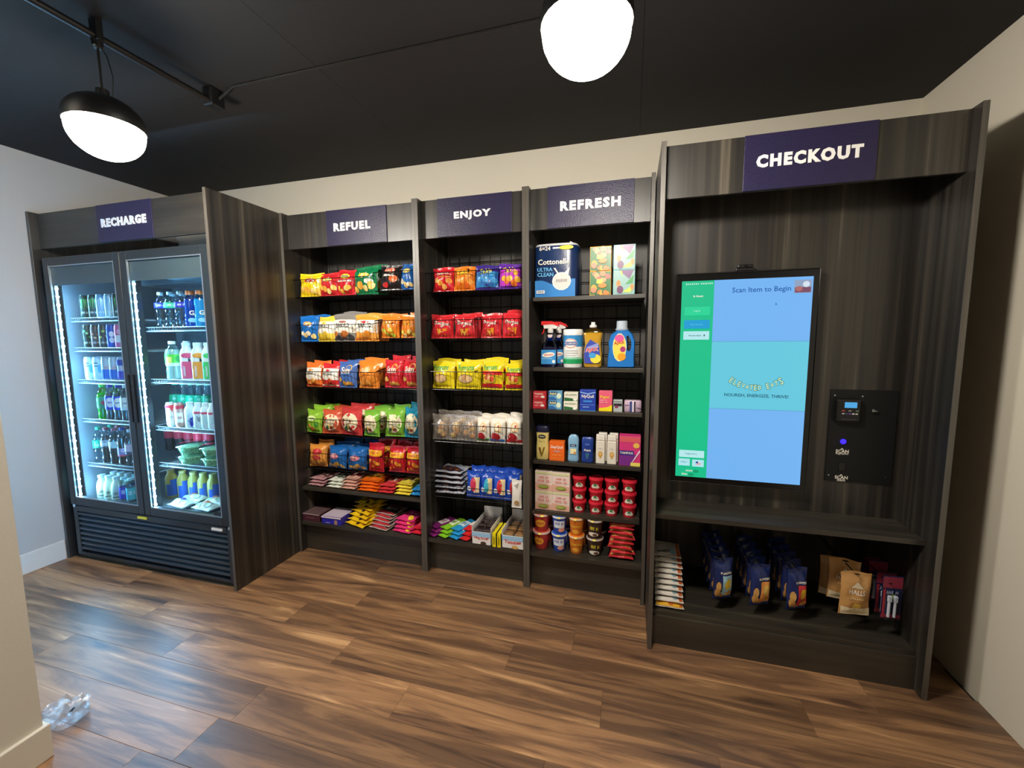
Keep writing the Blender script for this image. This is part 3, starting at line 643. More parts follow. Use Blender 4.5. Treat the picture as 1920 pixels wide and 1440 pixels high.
ENJOY = [
 [((806, 846, 503, 546), 'red corn snack bag', '#d3222e', [('t', 'CHEETOS', .05, .72, 1.2, W_, {'rot': .06}), ('r', -.2, .8, .58, .61, '#f2b23a'), ('f', 4, .14, .44, ['#f0b05a', '#e89a3a'], .28, 2), ('p', [(-.8, .5), (-.3, .6), (-.4, .53)], '#f6e9c8')]), ((845, 886, 503, 544), 'orange rolled tortilla snack bag', '#f07f1f', takis(['#f2a03c', '#e0631f'])), ((887, 931, 501, 543), 'blue and purple rolled tortilla bag', '#3d2a86', [('r', -.95, .95, .1, .72, '#2f7fc4')]+takis(['#4aa0dc', '#2f6fb8'])), ((932, 976, 499, 541), 'magenta and purple rolled tortilla bag', '#5e2a9c', [('r', -.95, .95, .12, .76, '#c43ac4')]+takis(['#f2b53c', '#e8772a']))],
 [((803, 845, 591, 634), 'red nacho tortilla chip bag', '#d02a33', dor()), ((847, 889, 592, 634), 'red nacho tortilla chip bag', '#d02a33', dor()), ((896, 937, 588, 633), 'red nacho tortilla chip bag', '#d02a33', dor()), ((937, 978, 588, 633), 'red nacho tortilla chip bag', '#d02a33', dor())],
 [((803, 848, 679, 731), 'yellow onion ring snack bag', '#e8d223', fun('#d8b083')), ((849, 897, 678, 731), 'yellow onion ring snack bag', '#e8d223', fun('#d8b083')), ((897, 941, 675, 731), 'yellow and red onion snack bag', '#e8d223', fun('#e8c13a', '#d3262c')), ((943, 981, 679, 731), 'yellow and red onion snack bag', '#e8d223', fun('#e8c13a', '#d3262c'))],
 [((806, 836, 789, 828), 'clear bag of pastries', 'clear', []), ((836, 860, 788, 828), 'clear bag of pastries', 'clear', []), ((860, 889, 789, 829), 'clear bag of pastries', 'clear', []), ((889, 914, 783, 830), 'white dessert bag with green base', '#efe9dc', white_bag('#2f7a3c')), ((914, 944, 783, 832), 'white dessert bag with blue base', '#efe9dc', white_bag('#2a6fc0')), ((945, 977, 781, 833), 'white dessert bag with red base', '#efe9dc', white_bag('#c9222e'))],
]
CLR = film('#e9e2da', .2, .16)
rows_e = [r if i != 3 else r[3:] for i, r in enumerate(ENJOY)]
row_bags(rows_e[:3], EZ, 'ENJOY', [[0, 0, 1, 0], [0, 1, 0, 1], [1, 1, 1, 1]])
for i, (rc, desc, base, ops) in enumerate(ENJOY[3]):
    x, z, w, h = pxr(*rc, -.38); zb = EZ[3]+.004
    if i < 3:
        lb = '%s, %s in fourth ENJOY basket row' % ('clear bag of pastries', ordn(i, 3))
        for k in range(2):
            t = bag('pastry_bag', lb if not k else 'clear pastry bag behind the %s one, fourth ENJOY basket row' % ordn(i, 3), 'snack bag', (x, -.335+k*.09, zb+k*.012), w*1.05, .165, .08, None, [], 'clear pastry bags', .1-.1*i, -.06, CLR)
            rd = random.Random(i+k*7)
            for q in range(4):
                b = MB(); b.lathe([(0.0, 0), (.016, .004), (.02, .016), (.014, .03), (0, .034)], mat(('#d9a24c', '#e6bf5c', '#c98a3c')[(i+q) % 3], .6), 12)
                o = b.build('pastry', t, (rd.uniform(-.02, .02), rd.uniform(-.012, .012), .018+q*.022), True)
    else:
        t = bag('dessert_bag', '%s, fourth ENJOY basket row' % desc, 'snack bag', (x, -.335, zb), w*.98, h, .06, base, ops, 'white dessert bags', 0, -.06)
        dup(t, (x+.005, -.255, zb), '%s, behind its twin, fourth ENJOY basket row' % desc, .1, None, -.03, (1, 1, 1.06))
# fifth ENJOY row: brownie packs lying in a stack, blue pastry pouches, one hanging white pouch
BROWN = [('r', -.9, .9, .1, .45, '#2a2238'), ('f', 5, .2, .4, ['#6a3f2a', '#4a2c20'], .2, 3), ('q', -.1, .68, 1.2, .14, '#e8dfd0'), ('r', -.9, .9, .5, .54, '#8fb0e0')]
bx0 = A(841, 915, -.36).x
for k in range(5):
    l = 'silver wrapped brownie pack, %s in the stack, fifth ENJOY basket' % ('lowest', 'second lowest', 'middle', 'second highest', 'topmost')[k]
    loc = (bx0-.006*k, -.27+.012*k, EZ[4]+.004+k*.03)
    if k == 0: bp = bag('brownie_pack', l, 'snack pack', loc, .2, .17, .03, '#b9bcc8', BROWN, 'stacked brownie packs', .05, 0, None, True)
    else: dup(bp, loc, l, .05-.04*k)
POP = lambda c: [('r', .1, .85, .2, .78, '#efd9a8'), ('e', .05, .5, .4, .26, c), ('e', -.55, .34, .35, .09, '#f2f2f4'), ('t', 'Pop', -.5, .34, .5, B_), ('r', -.9, .9, .06, .09, W_)]
for i, (a, b_, c) in enumerate(((870, 897, '#d23a5a'), (896, 921, '#3ab0c8'), (920, 946, '#d2323c'), (945, 970, '#d23a44'))):
    x, z, w, h = pxr(a, b_, 884+i*2, 931+i*3, -.38)
    t = bag('pastry_pouch', 'blue toaster pastry pouch, %s in fifth ENJOY basket' % ordn(i, 4), 'snack pack', (x, -.335, EZ[4]+.003), w*1.02, .17, .05, '#1b49b4', POP(c), 'blue toaster pastry pouches', 0, -.1)
    dup(t, (x+.004, -.26, EZ[4]+.003), 'blue toaster pastry pouch behind the %s one, fifth ENJOY basket' % ordn(i, 4), .06, None, -.08, (1, 1, 1.08))
x, z, w, h = pxr(958, 976, 900, 952, -.41)
bag('hanging_pouch', 'white crumpled pouch hanging out of the fifth ENJOY basket', 'snack pack', (x+.005, -.409, z), w*1.05, h, .025, '#e9e4da', [('e', .1, .2, .5, .08, '#b08a5a'), ('p', [(-.5, .8), (.5, .9), (.2, .7)], '#9a948a')], None, 0, -.05)

# ------------------------------------------------------------------ candy on the two wooden REFUEL shelves and the ENJOY floor
def stack(desc, cat, xl, xr, yb, zs, n, base, ops, L=.17, th=.02, rz=0, Y=-.4, fan=.012, wd=None, shelf='', name='candy_bar', m=None):
    a, b = A(xl, yb, Y), A(xr, yb, Y); w = wd or (b.x-a.x)*.98; x = (a.x+b.x)/2
    for k in range(n):
        pos = ['bottom', 'top'][k] if n == 2 else ('lowest', 'second lowest', 'third from bottom', 'fourth from bottom', 'fifth from bottom', 'sixth from bottom', 'seventh from bottom')[k] if k < n-1 else 'topmost'
        l = '%s, %s of its stack on %s' % (desc, pos, shelf) if n > 1 else '%s on %s' % (desc, shelf)
        loc = (x+.004*math.sin(k*2.1), Y+L/2+.004+fan*k, zs+.001+k*(th*.93))
        if k == 0: t = bag(name, l, cat, loc, w, L, th, base, ops, desc+' stack', rz, 0, m, True)
        else: dup(t, loc, l, rz+.05*math.sin(k*1.7))
S6 = .467; S7 = .222
sh6 = 'upper REFUEL candy shelf'; sh7 = 'bottom REFUEL candy shelf'
BAR = lambda c, t=None, tc=W_: [('r', -.8, .8, .3, .7, c)]+([('q', 0, .5, 1.2, .22, tc)] if t else [])
stack('pink and brown candy bar', 'candy', 577, 606, 912, S6, 3, '#b98a8e', BAR('#5a3a34', 'NUT', '#e8d8d0'), shelf=sh6, Y=-.385, rz=-.06)
stack('white and green candy bar', 'candy', 611, 637, 915, S6, 3, '#e3e6d8', BAR('#4a5a44', 'COCO', '#f2f2ea'), shelf=sh6, Y=-.385, rz=-.05)
stack('beige and red candy bar', 'candy', 637, 664, 918, S6, 4, '#d8a694', BAR('#b8323a', 'JOY', '#f2e2c8'), shelf=sh6, Y=-.385)
stack('orange candy pack', 'candy', 668, 706, 922, S6, 4, '#ef6f1c', BAR('#f3a53a', "REESE'S", '#f8e44a'), shelf=sh6, Y=-.385)
stack('red candy bar', 'candy', 707, 735, 926, S6, 3, '#d23a40', BAR('#e86a5e', 'KitKat', W_), shelf=sh6, Y=-.385)
stack('yellow candy bar', 'candy', 738, 768, 930, S6, 4, '#ecd648', BAR('#f3e68a', 'PAYDAY', '#8a4a1c'), shelf=sh6, Y=-.385)
stack('blue candy pack', 'candy', 768, 790, 935, S6, 2, '#2c8fd0', BAR('#5ab6ea', None), shelf=sh6, Y=-.385, L=.14, th=.03)
def display_box(label, xl, xr, yb, Y, h, L, base, ops, zs, top=None, grp='candy display boxes'):
    a, b = A(xl, yb, Y), A(xr, yb, Y); return carton('display_box', label, 'box', ((a.x+b.x)/2, Y+L/2, zs+.0005), b.x-a.x, h, L, base, ops, grp, 0, top)
t = display_box('dark brown chocolate box with clear edges on the bottom REFUEL candy shelf', 567, 600, 982, -.415, .055, .16, '#4a2430', [('r', -1, 1, .9, 1, '#b9a9a6'), ('r', -.98, -.9, 0, 1, '#c9bfbc'), ('q', 0, .5, .9, .2, '#8a5a5a')], S7, '#5f4a4a')
t = display_box('royal blue chocolate box on the bottom REFUEL candy shelf', 604, 640, 986, -.42, .055, .16, '#2b27a8', [('r', .3, .6, .05, .6, '#a8826a'), ('q', -.35, .2, .5, .12, '#c8c8f0'), ('r', -1, 1, .8, 1, '#e4d4d8')], S7, '#c8b8c8')
stack('brown lettered yellow candy bag', 'candy', 645, 690, 992, S7, 6, '#f0c51f', [('q', 0, .55, 1.3, .3, '#5a2a18'), ('f', 4, .12, .3, ['#3a2416', '#c9962a'], .16, 2)], L=.15, th=.022, shelf=sh7, Y=-.42, fan=.024, rz=-.3)
stack('black and red candy bag', 'candy', 691, 730, 998, S7, 5, '#c9b0a8', [('r', -.9, .9, .2, .8, '#3a3a44'), ('q', 0, .5, 1.2, .3, W_), ('r', -.9, .9, .05, .15, '#c22f3a'), ('r', -.9, .9, .84, .92, '#c22f3a')], L=.15, th=.018, shelf=sh7, Y=-.42, fan=.022, rz=-.2)
stack('hot pink candy bag', 'candy', 736, 772, 1004, S7, 4, '#e83a80', [('q', 0, .6, 1.3, .12, '#f8c8dc'), ('e', .6, .2, .25, .15, '#f2c83a')], L=.16, th=.022, shelf=sh7, Y=-.425, fan=.014, rz=-.15)
stack('red candy bag', 'candy', 773, 790, 1006, S7, 2, '#d8263a', [('e', 0, .3, .5, .2, '#e84a5a'), ('e', 0, .7, .5, .15, '#f0707a')], L=.14, th=.03, shelf=sh7, Y=-.425, rz=-.1)
she = 'bottom ENJOY shelf'
stack('white and purple snack bar', 'snack bar', 806, 826, 1013, S7, 3, '#8a2a7a', BAR('#efe6e4', 'NUT', '#8a2a7a'), L=.18, shelf=she, Y=-.42, rz=-.45, fan=.02)
stack('white and lime snack bar', 'snack bar', 827, 846, 1016, S7, 3, '#86c42c', BAR('#e6f2c8', 'OATS', '#4a8a1c'), L=.18, shelf=she, Y=-.42, rz=-.42, fan=.02)
stack('white and sky blue snack bar', 'snack bar', 847, 867, 1019, S7, 3, '#2c9ad4', BAR('#d8ecf4', 'RICE', '#2c7ab4'), L=.18, shelf=she, Y=-.42, rz=-.4, fan=.02)
stack('red and white snack pack', 'snack bar', 866, 884, 1021, S7, 3, '#d42c2c', BAR('#e9dcd4', None), L=.17, shelf=she, Y=-.42, rz=-.35, fan=.03)
def cake_box(label, xl, xr, yb, txt, pic):
    Y = -.425; a, b = A(xl, yb, Y), A(xr, yb, Y); w = b.x-a.x; h = .115; d = .24
    t = thing('cake_box', label, 'box', ((a.x+b.x)/2, Y+d/2, S7+.0005), 'opened snack cake boxes')
    c = mat('#ece7e2', .45); b1 = MB().box(-w/2, w/2, -d/2, d/2, 0, .004, c).box(-w/2, w/2, -d/2, -d/2+.003, 0, h*.72, c).box(-w/2, -w/2+.003, -d/2, d/2, 0, h, c).box(w/2-.003, w/2, -d/2, d/2, 0, h, c).box(-w/2, w/2, d/2-.003, d/2, 0, h*1.35, c)
    b1.build('open_carton', t)
    Art(w, h*.72, flat_map(-d/2)).run([('r', -.98, .98, .62, .98, '#9cc4e4'), ('t', txt, 0, .5, 1.5, '#d0262c', {'curve': .08}), ('e', .2, .15, .3, .14, pic)]).build(t)
    wr = clear('#e8e4ea', .25, rough=.15); pm = mat(pic, .5)
    for k in range(6):
        cx, cy = -w/2+w*(.25+.5*(k % 2)), -d/2+d*(.2+.3*(k//2))
        q = MB().box(cx-.03, cx+.03, cy-.028, cy+.028, .006, .085, pm, .012).build('wrapped_cake', t); 
        MB().box(cx-.034, cx+.034, cy-.031, cy+.031, .005, .092, wr, .01).build('film_wrap', q)
    return t
cake_box('open white box of chocolate cakes on the bottom ENJOY shelf', 885, 921, 1025, 'Ding Dongs', '#4a332c')
cake_box('open white box of golden cakes beside the right ENJOY post', 941, 982, 1035, 'Twinkies', '#d8a860')
for i, xx in enumerate((923, 932)):
    a = A(xx, 1028, -.43); t = thing('price_card', 'tall yellow card, %s of two between the cake boxes' % ('left', 'right')[i], 'card', (a.x+.012, -.428, S7+.001), 'yellow cards')
    MB().box(-.011, .011, -.001, .001, 0, .085, mat('#f2dc16', .4)).box(-.011, .011, -.001, .16, .085, .087, mat('#f2dc16', .4)).build('folded_card', t)
    Art(.022, .085, flat_map(-.001)).run([('q', 0, .5, .8, .7, '#6a6010')]).build(t)
# ------------------------------------------------------------------ REFRESH bay
YS = -.37
def box_px(name, label, rc, zs, d, base, ops, cat='box', group=None, Y=YS, top=None, side=None, rz=0):
    x, z, w, h = pxr(*rc, Y); return carton(name, label, cat, (x, Y+d/2, zs+.0005), w, h, d, base, ops, group, rz, top, side)
# toilet roll pack
x, z, w, h = pxr(999, 1083, 458, 559, -.36)
t = thing('toilet_paper_pack', 'large dark blue toilet paper pack on the top REFRESH shelf', 'paper pack', (x, -.36+.115, SZ[0]+.001))
b = MB(); n = 28; cr = .05; DN = mat('#16305e', .28, 0, .25, 18)
def rr(wx, dy, c, n=28):
    pts = []
    for k in range(n):
        a = 2*math.pi*k/n; ca, sa = math.cos(a), math.sin(a)
        pts.append((math.copysign(abs(ca)**.45, ca)*wx, math.copysign(abs(sa)**.45, sa)*dy))
    return pts
lv = [(.0, .94), (.012, .985), (.05, 1), (h-.04, 1), (h-.014, .985), (h-.002, .94)]
vs = [(px*k, py*k, z) for z, k in lv for px, py in rr(w/2, .112, cr)]
fs = [(j*n+i, j*n+(i+1) % n, (j+1)*n+(i+1) % n, (j+1)*n+i) for j in range(len(lv)-1) for i in range(n)]+[tuple(range(n-1, -1, -1))]
b.add(vs, fs, DN).build('wrapper', t, smooth=True)
b = MB(); vs = [(px*k, py*k, z) for z, k in ((h-.012, .99), (h, .955), (h+.002, .6), (h+.006, .2)) for px, py in rr(w/2, .112, cr)]
b.add(vs, [(j*n+i, j*n+(i+1) % n, (j+1)*n+(i+1) % n, (j+1)*n+i) for j in range(3) for i in range(n)]+[tuple(range(3*n, 4*n))], mat('#d9dade', .3, 0, .4, 25)).build('top_film', t, smooth=True)
MB().add([(w*.28, -.06, h-.005), (w*.36, -.055, h-.005), (w*.36, -.05, h+.012), (w*.3, -.06, h+.018)], [(0, 1, 2, 3)], mat('#d9dade', .3)).build('film_tail', t)
wv = [(-.9, .0)]+[(-.9+1.8*i/16, .26+.035*math.sin(i*.55)+.05*(abs(i-8)/8)**2) for i in range(17)]+[(.9, .0)]
Art(w, h, flat_map(-.1135)).run([('p', wv, '#2f7fc8'), ('t', 'Cottonelle', -.06, .66, 1.4, W_), ('t', 'ULTRA', -.45, .52, .68, '#6ab8ea'), ('t', 'CLEAN', -.43, .425, .72, '#6ab8ea'), ('t', '6=24', -.45, .91, .5, W_), ('r', -.1, .2, .895, .925, '#cfd8ea'), ('e', .5, .91, .32, .04, '#f0e23c'), ('e', .3, .29, .42, .17, '#e9e6e0'), ('e', .3, .29, .37, .15, '#d6d2cc'), ('q', .3, .3, .5, .06, '#8f8a88'), ('p', [(-.05, .54), (.02, .54), (.3, .36), (.24, .34)], W_), ('p', [(.42, .44), (.66, .54), (.6, .4)], W_), ('r', -.82, -.45, .07, .13, '#e9ecf0'), ('q', -.64, .1, .3, .05, '#2a3a5a')]).build(t)
FLO1 = [('r', -.96, .96, .03, .97, '#3d7a4a'), ('f', 6, .62, .9, ['#ee8f6a', '#f0a878', '#e9736a'], .3, 2), ('f', 6, .1, .38, ['#f0a83a', '#2f6a44', '#e9823a'], .28, 5), ('r', -.35, .2, .48, .66, '#f0dc5a'), ('e', .2, .4, .4, .1, '#f08a3a'), ('e', -.62, .22, .26, .12, '#ee8a6a')]
FLO2 = [('r', -.94, .94, .03, .97, '#8fb8b4'), ('p', [(-.5, .98), (.9, .98), (.5, .62)], '#7a5a86'), ('p', [(-.4, .95), (-.1, .7), (-.2, .95)], '#c8d83a'), ('p', [(.1, .4), (.9, .8), (.8, .45)], '#4a9a5a'), ('p', [(-.2, .1), (.95, .4), (.6, .08)], '#c8d45a'), ('e', -.5, .45, .2, .14, '#f08a4a'), ('e', -.35, .2, .3, .16, '#6a3a6a'), ('e', .75, .3, .16, .12, '#f0924a')]
for c, (xa, xb, yy, ops, base, nm) in enumerate(((1106, 1146, (463, 509, 555), FLO1, '#f0b23a', 'orange floral tissue box'), (1150, 1191, (460, 507, 554), FLO2, '#8cc0c4', 'pale teal floral tissue box'))):
    x, z, w, h = pxr(xa, xb, yy[0], yy[2], YS); h /= 2
    t = carton('tissue_box', '%s, lower of two stacked' % nm, 'tissue box', (x, YS+.06, SZ[0]+.0005), w, h, .115, base, ops, 'tissue boxes'); dup(t, (x, YS+.06, SZ[0]+.001+h), '%s, upper of two stacked' % nm)
# cleaning shelf
z2 = SZ[1]+.0005
def loft(sections, m, n=24, p=.55):
    """sections: (z, half width, half depth, x shift)"""
    b = MB(); vs = []
    for z, a, d, sx in sections:
        for k in range(n):
            t_ = 2*math.pi*k/n; c, s = math.cos(t_), math.sin(t_); vs.append((sx+math.copysign(abs(c)**p, c)*a, math.copysign(abs(s)**p, s)*d, z))
    K = len(sections); fs = [(j*n+i, j*n+(i+1) % n, (j+1)*n+(i+1) % n, (j+1)*n+i) for j in range(K-1) for i in range(n)]+[tuple(range(n-1, -1, -1)), tuple(range((K-1)*n, K*n))]
    return b.add(vs, fs, m)
x, z, w, h = pxr(1012, 1043, 598, 688, YS)
def sprayer(loc, label, rz=0):
    t = thing('spray_bottle', label, 'spray bottle', loc, 'blue glass cleaner sprayers', rz)
    loft([(0, .043, .024, 0), (.006, .047, .027, 0), (.1, .047, .027, 0), (.13, .043, .025, 0), (.155, .024, .018, .004), (.185, .017, .015, .006), (.2, .016, .015, .006)], clear('#2a62a8', .1)).build('bottle', t, smooth=True)
    loft([(.003, .042, .023, 0), (.1, .043, .023, 0), (.118, .04, .022, 0)], mat('#144a86', .2)).build('cleaner', t, smooth=True)
    loft([(.155, .0175, .0165, .005), (.19, .0165, .016, .006)], mat('#e6d2d4', .4)).build('neck_label', t, smooth=True)
    MB().lathe([(.0155, .2), (.017, .205), (.017, .222), (.013, .226)], mat('#e9e6e2', .4), 16, .006).build('collar', t, smooth=True)
    MB().extrude([(-.03, .226), (.045, .226), (.05, .236), (.02, .252), (-.035, .25)], -.013, .013, mat('#e4e2de', .4)).build('spray_head', t)
    MB().extrude([(-.046, .246), (.02, .25), (.06, .236), (.05, .252), (.015, .268), (-.046, .268)], -.0145, .0145, mat('#d8262c', .35)).build('red_cover', t)
    MB().extrude([(-.032, .23), (-.026, .23), (-.034, .2), (-.044, .192), (-.046, .196), (-.038, .204)], -.006, .006, mat('#d8262c', .35)).build('trigger', t)
    Art(.094, .26, flat_map(-.0272)).run([('r', -.92, .92, .07, .39, '#3a8fd0'), ('e', 0, .28, .8, .055, W_, {'rot': .12}), ('t', 'Windex', 0, .28, 1.2, '#d8303a', {'rot': .12}), ('r', -.8, .5, .19, .2, '#bfe0f4'), ('e', .65, .13, .2, .035, W_)]).build(t)
    return t
sx = A(1028, 640, YS).x
sprayer((sx, YS+.035, z2), 'blue glass cleaner spray bottle with red trigger, in front')
sprayer((sx+.035, YS+.13, z2), 'blue glass cleaner spray bottle behind the front sprayer', .0)
x, z, w, h = pxr(1054, 1090, 617, 689, YS)
t = thing('wipes_canister', 'white disinfecting wipes canister with blue and green label', 'canister', (x, YS+.055, z2)); r = w/2
MB().lathe([(r*.95, 0), (r, .005), (r, h*.84), (r*.97, h*.85)], mat('#e9ecea', .35), 28).build('canister', t, smooth=True)
MB().lathe([(r*1.02, h*.85), (r*1.03, h*.97), (r*.96, h), (0, h)], mat('#efefec', .35), 28, cap=False).build('lid', t, smooth=True)
Art(2*r, h, cyl_map(r)).run([('r', -1.5, 1.5, .55, .84, '#2f86c6', {'n': (16, 2)}), ('r', -1.5, 1.5, .1, .22, '#1f9a5c', {'n': (16, 2)}), ('r', -1.5, 1.5, .22, .27, '#8fd0b0', {'n': (16, 1)}), ('e', -.15, .63, .72, .13, W_), ('e', -.15, .63, .66, .115, '#d8353c'), ('e', -.15, .63, .6, .1, W_), ('r', -.8, .5, .585, .675, '#2a3f9a'), ('t', 'CLOROX', -.15, .63, 1.15, W_), ('r', -.7, .6, .44, .45, '#9a9a98'), ('r', -.7, .6, .38, .39, '#9a9a98'), ('r', -.7, .4, .32, .33, '#b0aaa8')]).build(t)
x, z, w, h = pxr(1091, 1131, 603, 689, YS)
t = thing('dish_soap_bottle', 'clear yellow lemon dish soap bottle with blue label', 'bottle', (x, YS+.035, z2)); q = w/2
sec = [(0, .8*q, .024, 0), (.008, .88*q, .028, 0), (h*.3, .92*q, .03, 0), (h*.5, .8*q, .027, 0), (h*.62, .86*q, .027, 0), (h*.77, .98*q, .028, 0), (h*.83, .7*q, .022, 0), (h*.88, .3*q, .014, 0)]
loft(sec, clear('#f4e0a0', .1)).build('bottle', t, smooth=True)
loft([(z+.003 if z == 0 else z, a-.003, d-.003, s) for z, a, d, s in sec[:6]], mat('#e4d07c', .2)).build('soap', t, smooth=True)
MB().lathe([(.3*q, h*.88), (.34*q, h*.89), (.34*q, h*.93), (.2*q, h*.95), (.2*q, h), (0, h)], mat('#e6e6e4', .35), 16).build('cap', t, smooth=True)
Art(w, h, flat_map(-.0305)).run([('p', [(-.75, .1), (.55, .1), (.7, .3), (.6, .5), (-.2, .62), (-.6, .5), (-.8, .3)], '#3d4fae'), ('p', [(-.5, .46), (.5, .54), (.55, .46), (-.45, .42)], '#8f9ad8'), ('e', .3, .2, .5, .1, '#f0dc4a'), ('e', 0, .27, .35, .06, '#4aa0d8'), ('t', 'AJAX', -.05, .39, 1.25, W_, {'bold': .07, 'rot': .1}), ('t', 'AJAX', -.05, .39, 1.15, '#d8262e', {'bold': .025, 'rot': .1})]).build(t)
x, z, w, h = pxr(1139, 1191, 601, 690, YS)
t = thing('detergent_jug', 'bright blue laundry detergent jug with side handle', 'jug', (x, YS+.045, z2)); BL = mat('#1f74c4', .3); q = w/2
def jug():
    b = MB(); out = [(-.98, 0), (.94, 0), (1, .03), (.96, .2), (1.0, .45), (.98, .58), (.8, .72), (.5, .8), (-.3, .8), (-.75, .72), (-.95, .55), (-.9, .4), (-.98, .22), (-1, .03)]
    hole = [(.42, .38), (.62, .36), (.72, .45), (.7, .58), (.5, .68), (.36, .66), (.44, .52)]
    P = [[Vector((u*q, v*h, 0)) for u, v in o] for o in (out, hole)]; tr = geometry.tessellate_polygon(P); pts = [p for l in P for p in l]; n = len(pts)
    def ring(k, y):
        cx = 0; cz = h*.4; o2 = []
        for i, p in enumerate(pts):
            s_ = k if i < len(out) else 2-k
            c_ = Vector((cx, cz, 0)) if i < len(out) else Vector((.55*q, .52*h, 0)); o2.append(c_+(p-c_)*s_)
        return [(p.x, y, p.y) for p in o2]
    lev = [(.93, -.042), (.985, -.034), (1, -.02), (1, .02), (.985, .034), (.93, .042)]
    vs = []
    for k, y in lev: vs += ring(k, y)
    fs = [tuple(f) for f in tr]+[tuple(5*n+i for i in reversed(f)) for f in tr]
    for l0 in range(5):
        for a0, cnt in ((0, len(out)), (len(out), len(hole))):
            for i in range(cnt): j = (i+1) % cnt; fs.append((l0*n+a0+i, l0*n+a0+j, (l0+1)*n+a0+j, (l0+1)*n+a0+i))
    return b.add(vs, fs, BL)
jug().build('jug', t, smooth=True)
MB().lathe([(.46*q, h*.8), (.5*q, h*.83), (.42*q, h*.84), (.4*q, h*.99), (.36*q, h), (0, h)], mat('#b8c4d0', .3), 20, .02*q).build('cap', t, smooth=True)
Art(w, h, flat_map(-.0425)).run([('e', -.12, .44, .5, .3, '#f2e9b8', {'rot': .0}), ('e', -.12, .44, .46, .28, '#f0d858'), ('e', -.14, .63, .34, .08, '#e05a9a'), ('e', .05, .24, .3, .08, '#e9a02c'), ('e', .12, .4, .2, .06, '#b03a7a'), ('t', 'AJAX', -.15, .53, .75, '#c8243c', {'rot': .1})]).build(t)
# medicine shelf
z3 = SZ[2]; MED = 'medicine boxes on the third REFRESH shelf'
def two(nm, rc, base, ops, desc, d=.05):
    x, z, w, h = pxr(*rc, YS); h = h/2
    t = carton('medicine_box', desc+', lower of two stacked', 'medicine box', (x, YS+d/2, z3+.0005), w, h, d, base, ops, MED); dup(t, (x+.001, YS+d/2+.001, z3+.001+h), desc+', upper of two stacked', .03)
two('t', (999, 1023, 733, 765), '#c8323c', [('t', 'TYLENOL', -.1, .74, 1.4, W_), ('q', -.2, .42, 1.0, .14, '#f0c8c8'), ('e', .5, .42, .3, .14, W_), ('p', [(-.9, .05), (.9, .05), (.9, .2)], '#a01f2a')], 'red painkiller box')
two('a', (1028, 1053, 732, 766), '#6fa8cc', [('r', -.95, .3, .55, .95, '#1f4f94'), ('t', 'Advil', -.35, .74, 1.0, '#f0e66a'), ('p', [(-.95, .05), (.3, .05), (-.2, .4), (-.95, .4)], '#2f68a8'), ('e', .55, .5, .35, .3, '#d8ead2')], 'light blue painkiller box')
two('e', (1057, 1083, 735, 768), '#e9e6d4', [('t', 'EXCEDRIN', 0, .72, 1.6, '#5a6a50', {'bold': .0}), ('p', [(-.95, .05), (.95, .05), (.95, .25), (-.95, .42)], '#2f6a3c'), ('e', .6, .2, .3, .14, '#f2f2ec')], 'white and green painkiller box')
box_px('medicine_box', 'royal blue cold medicine box on the third REFRESH shelf', (1087, 1117, 729, 768), z3, .05, '#2340a8', [('p', [(-.98, .92), (0, .84), (.98, .92), (.98, .87), (0, .78), (-.98, .87)], '#8fb0e8'), ('t', 'NyQuil', 0, .68, 1.5, W_), ('r', -.55, .55, .42, .5, '#3f8fe0'), ('r', -.9, .9, .28, .3, '#6a9ae8'), ('q', -.2, .18, .8, .08, '#8fb4f0'), ('r', -.98, .98, .0, .04, '#2f7ac8')], 'medicine box', MED)
box_px('medicine_box', 'pink and yellow stomach medicine box on the third REFRESH shelf', (1123, 1148, 731, 769), z3, .05, '#e8607e', [('t', 'Pepto', -.1, .7, 1.4, '#f4d83a'), ('q', -.3, .55, 1.0, .05, '#f8d0d8'), ('q', -.3, .45, 1.2, .05, '#f8d0d8'), ('p', [(-.98, .02), (.98, .02), (.98, .34), (.3, .22), (-.98, .16)], '#f2dc22')], 'medicine box', MED)
box_px('medicine_box', 'small grey box with dark band beside the pink medicine', (1150, 1167, 748, 770), z3, .04, '#b4bcbc', [('r', -.9, .9, .5, .72, '#2a2a34'), ('e', -.3, .45, .4, .12, '#8f3a5a'), ('r', -.9, .9, .85, .9, '#6a7278')], 'medicine box', MED)
x, z, w, h = pxr(1170, 1203, 750, 772, YS)
t = thing('wrapped_pack', 'pale pink wrapped pack at the right shelf end', 'pack', (x, YS+.025, z3+.0005))
loft([(0, w*.47, .02, 0), (.006, w*.5, .025, 0), (h-.008, w*.5, .025, 0), (h, w*.46, .02, 0)], mat('#c3a9bd', .35, 0, .4, 60)).build('wrapper', t, smooth=True)
Art(w, h, flat_map(-.0252)).run([('r', -.35, -.1, .05, .95, '#3a4a86'), ('r', -.05, .12, .05, .95, '#e6dce8'), ('r', .15, .3, .05, .95, '#2a2a3a'), ('r', -.9, -.45, .6, .68, '#9a86a4'), ('r', .4, .9, .4, .48, '#9a86a4')]).build(t)
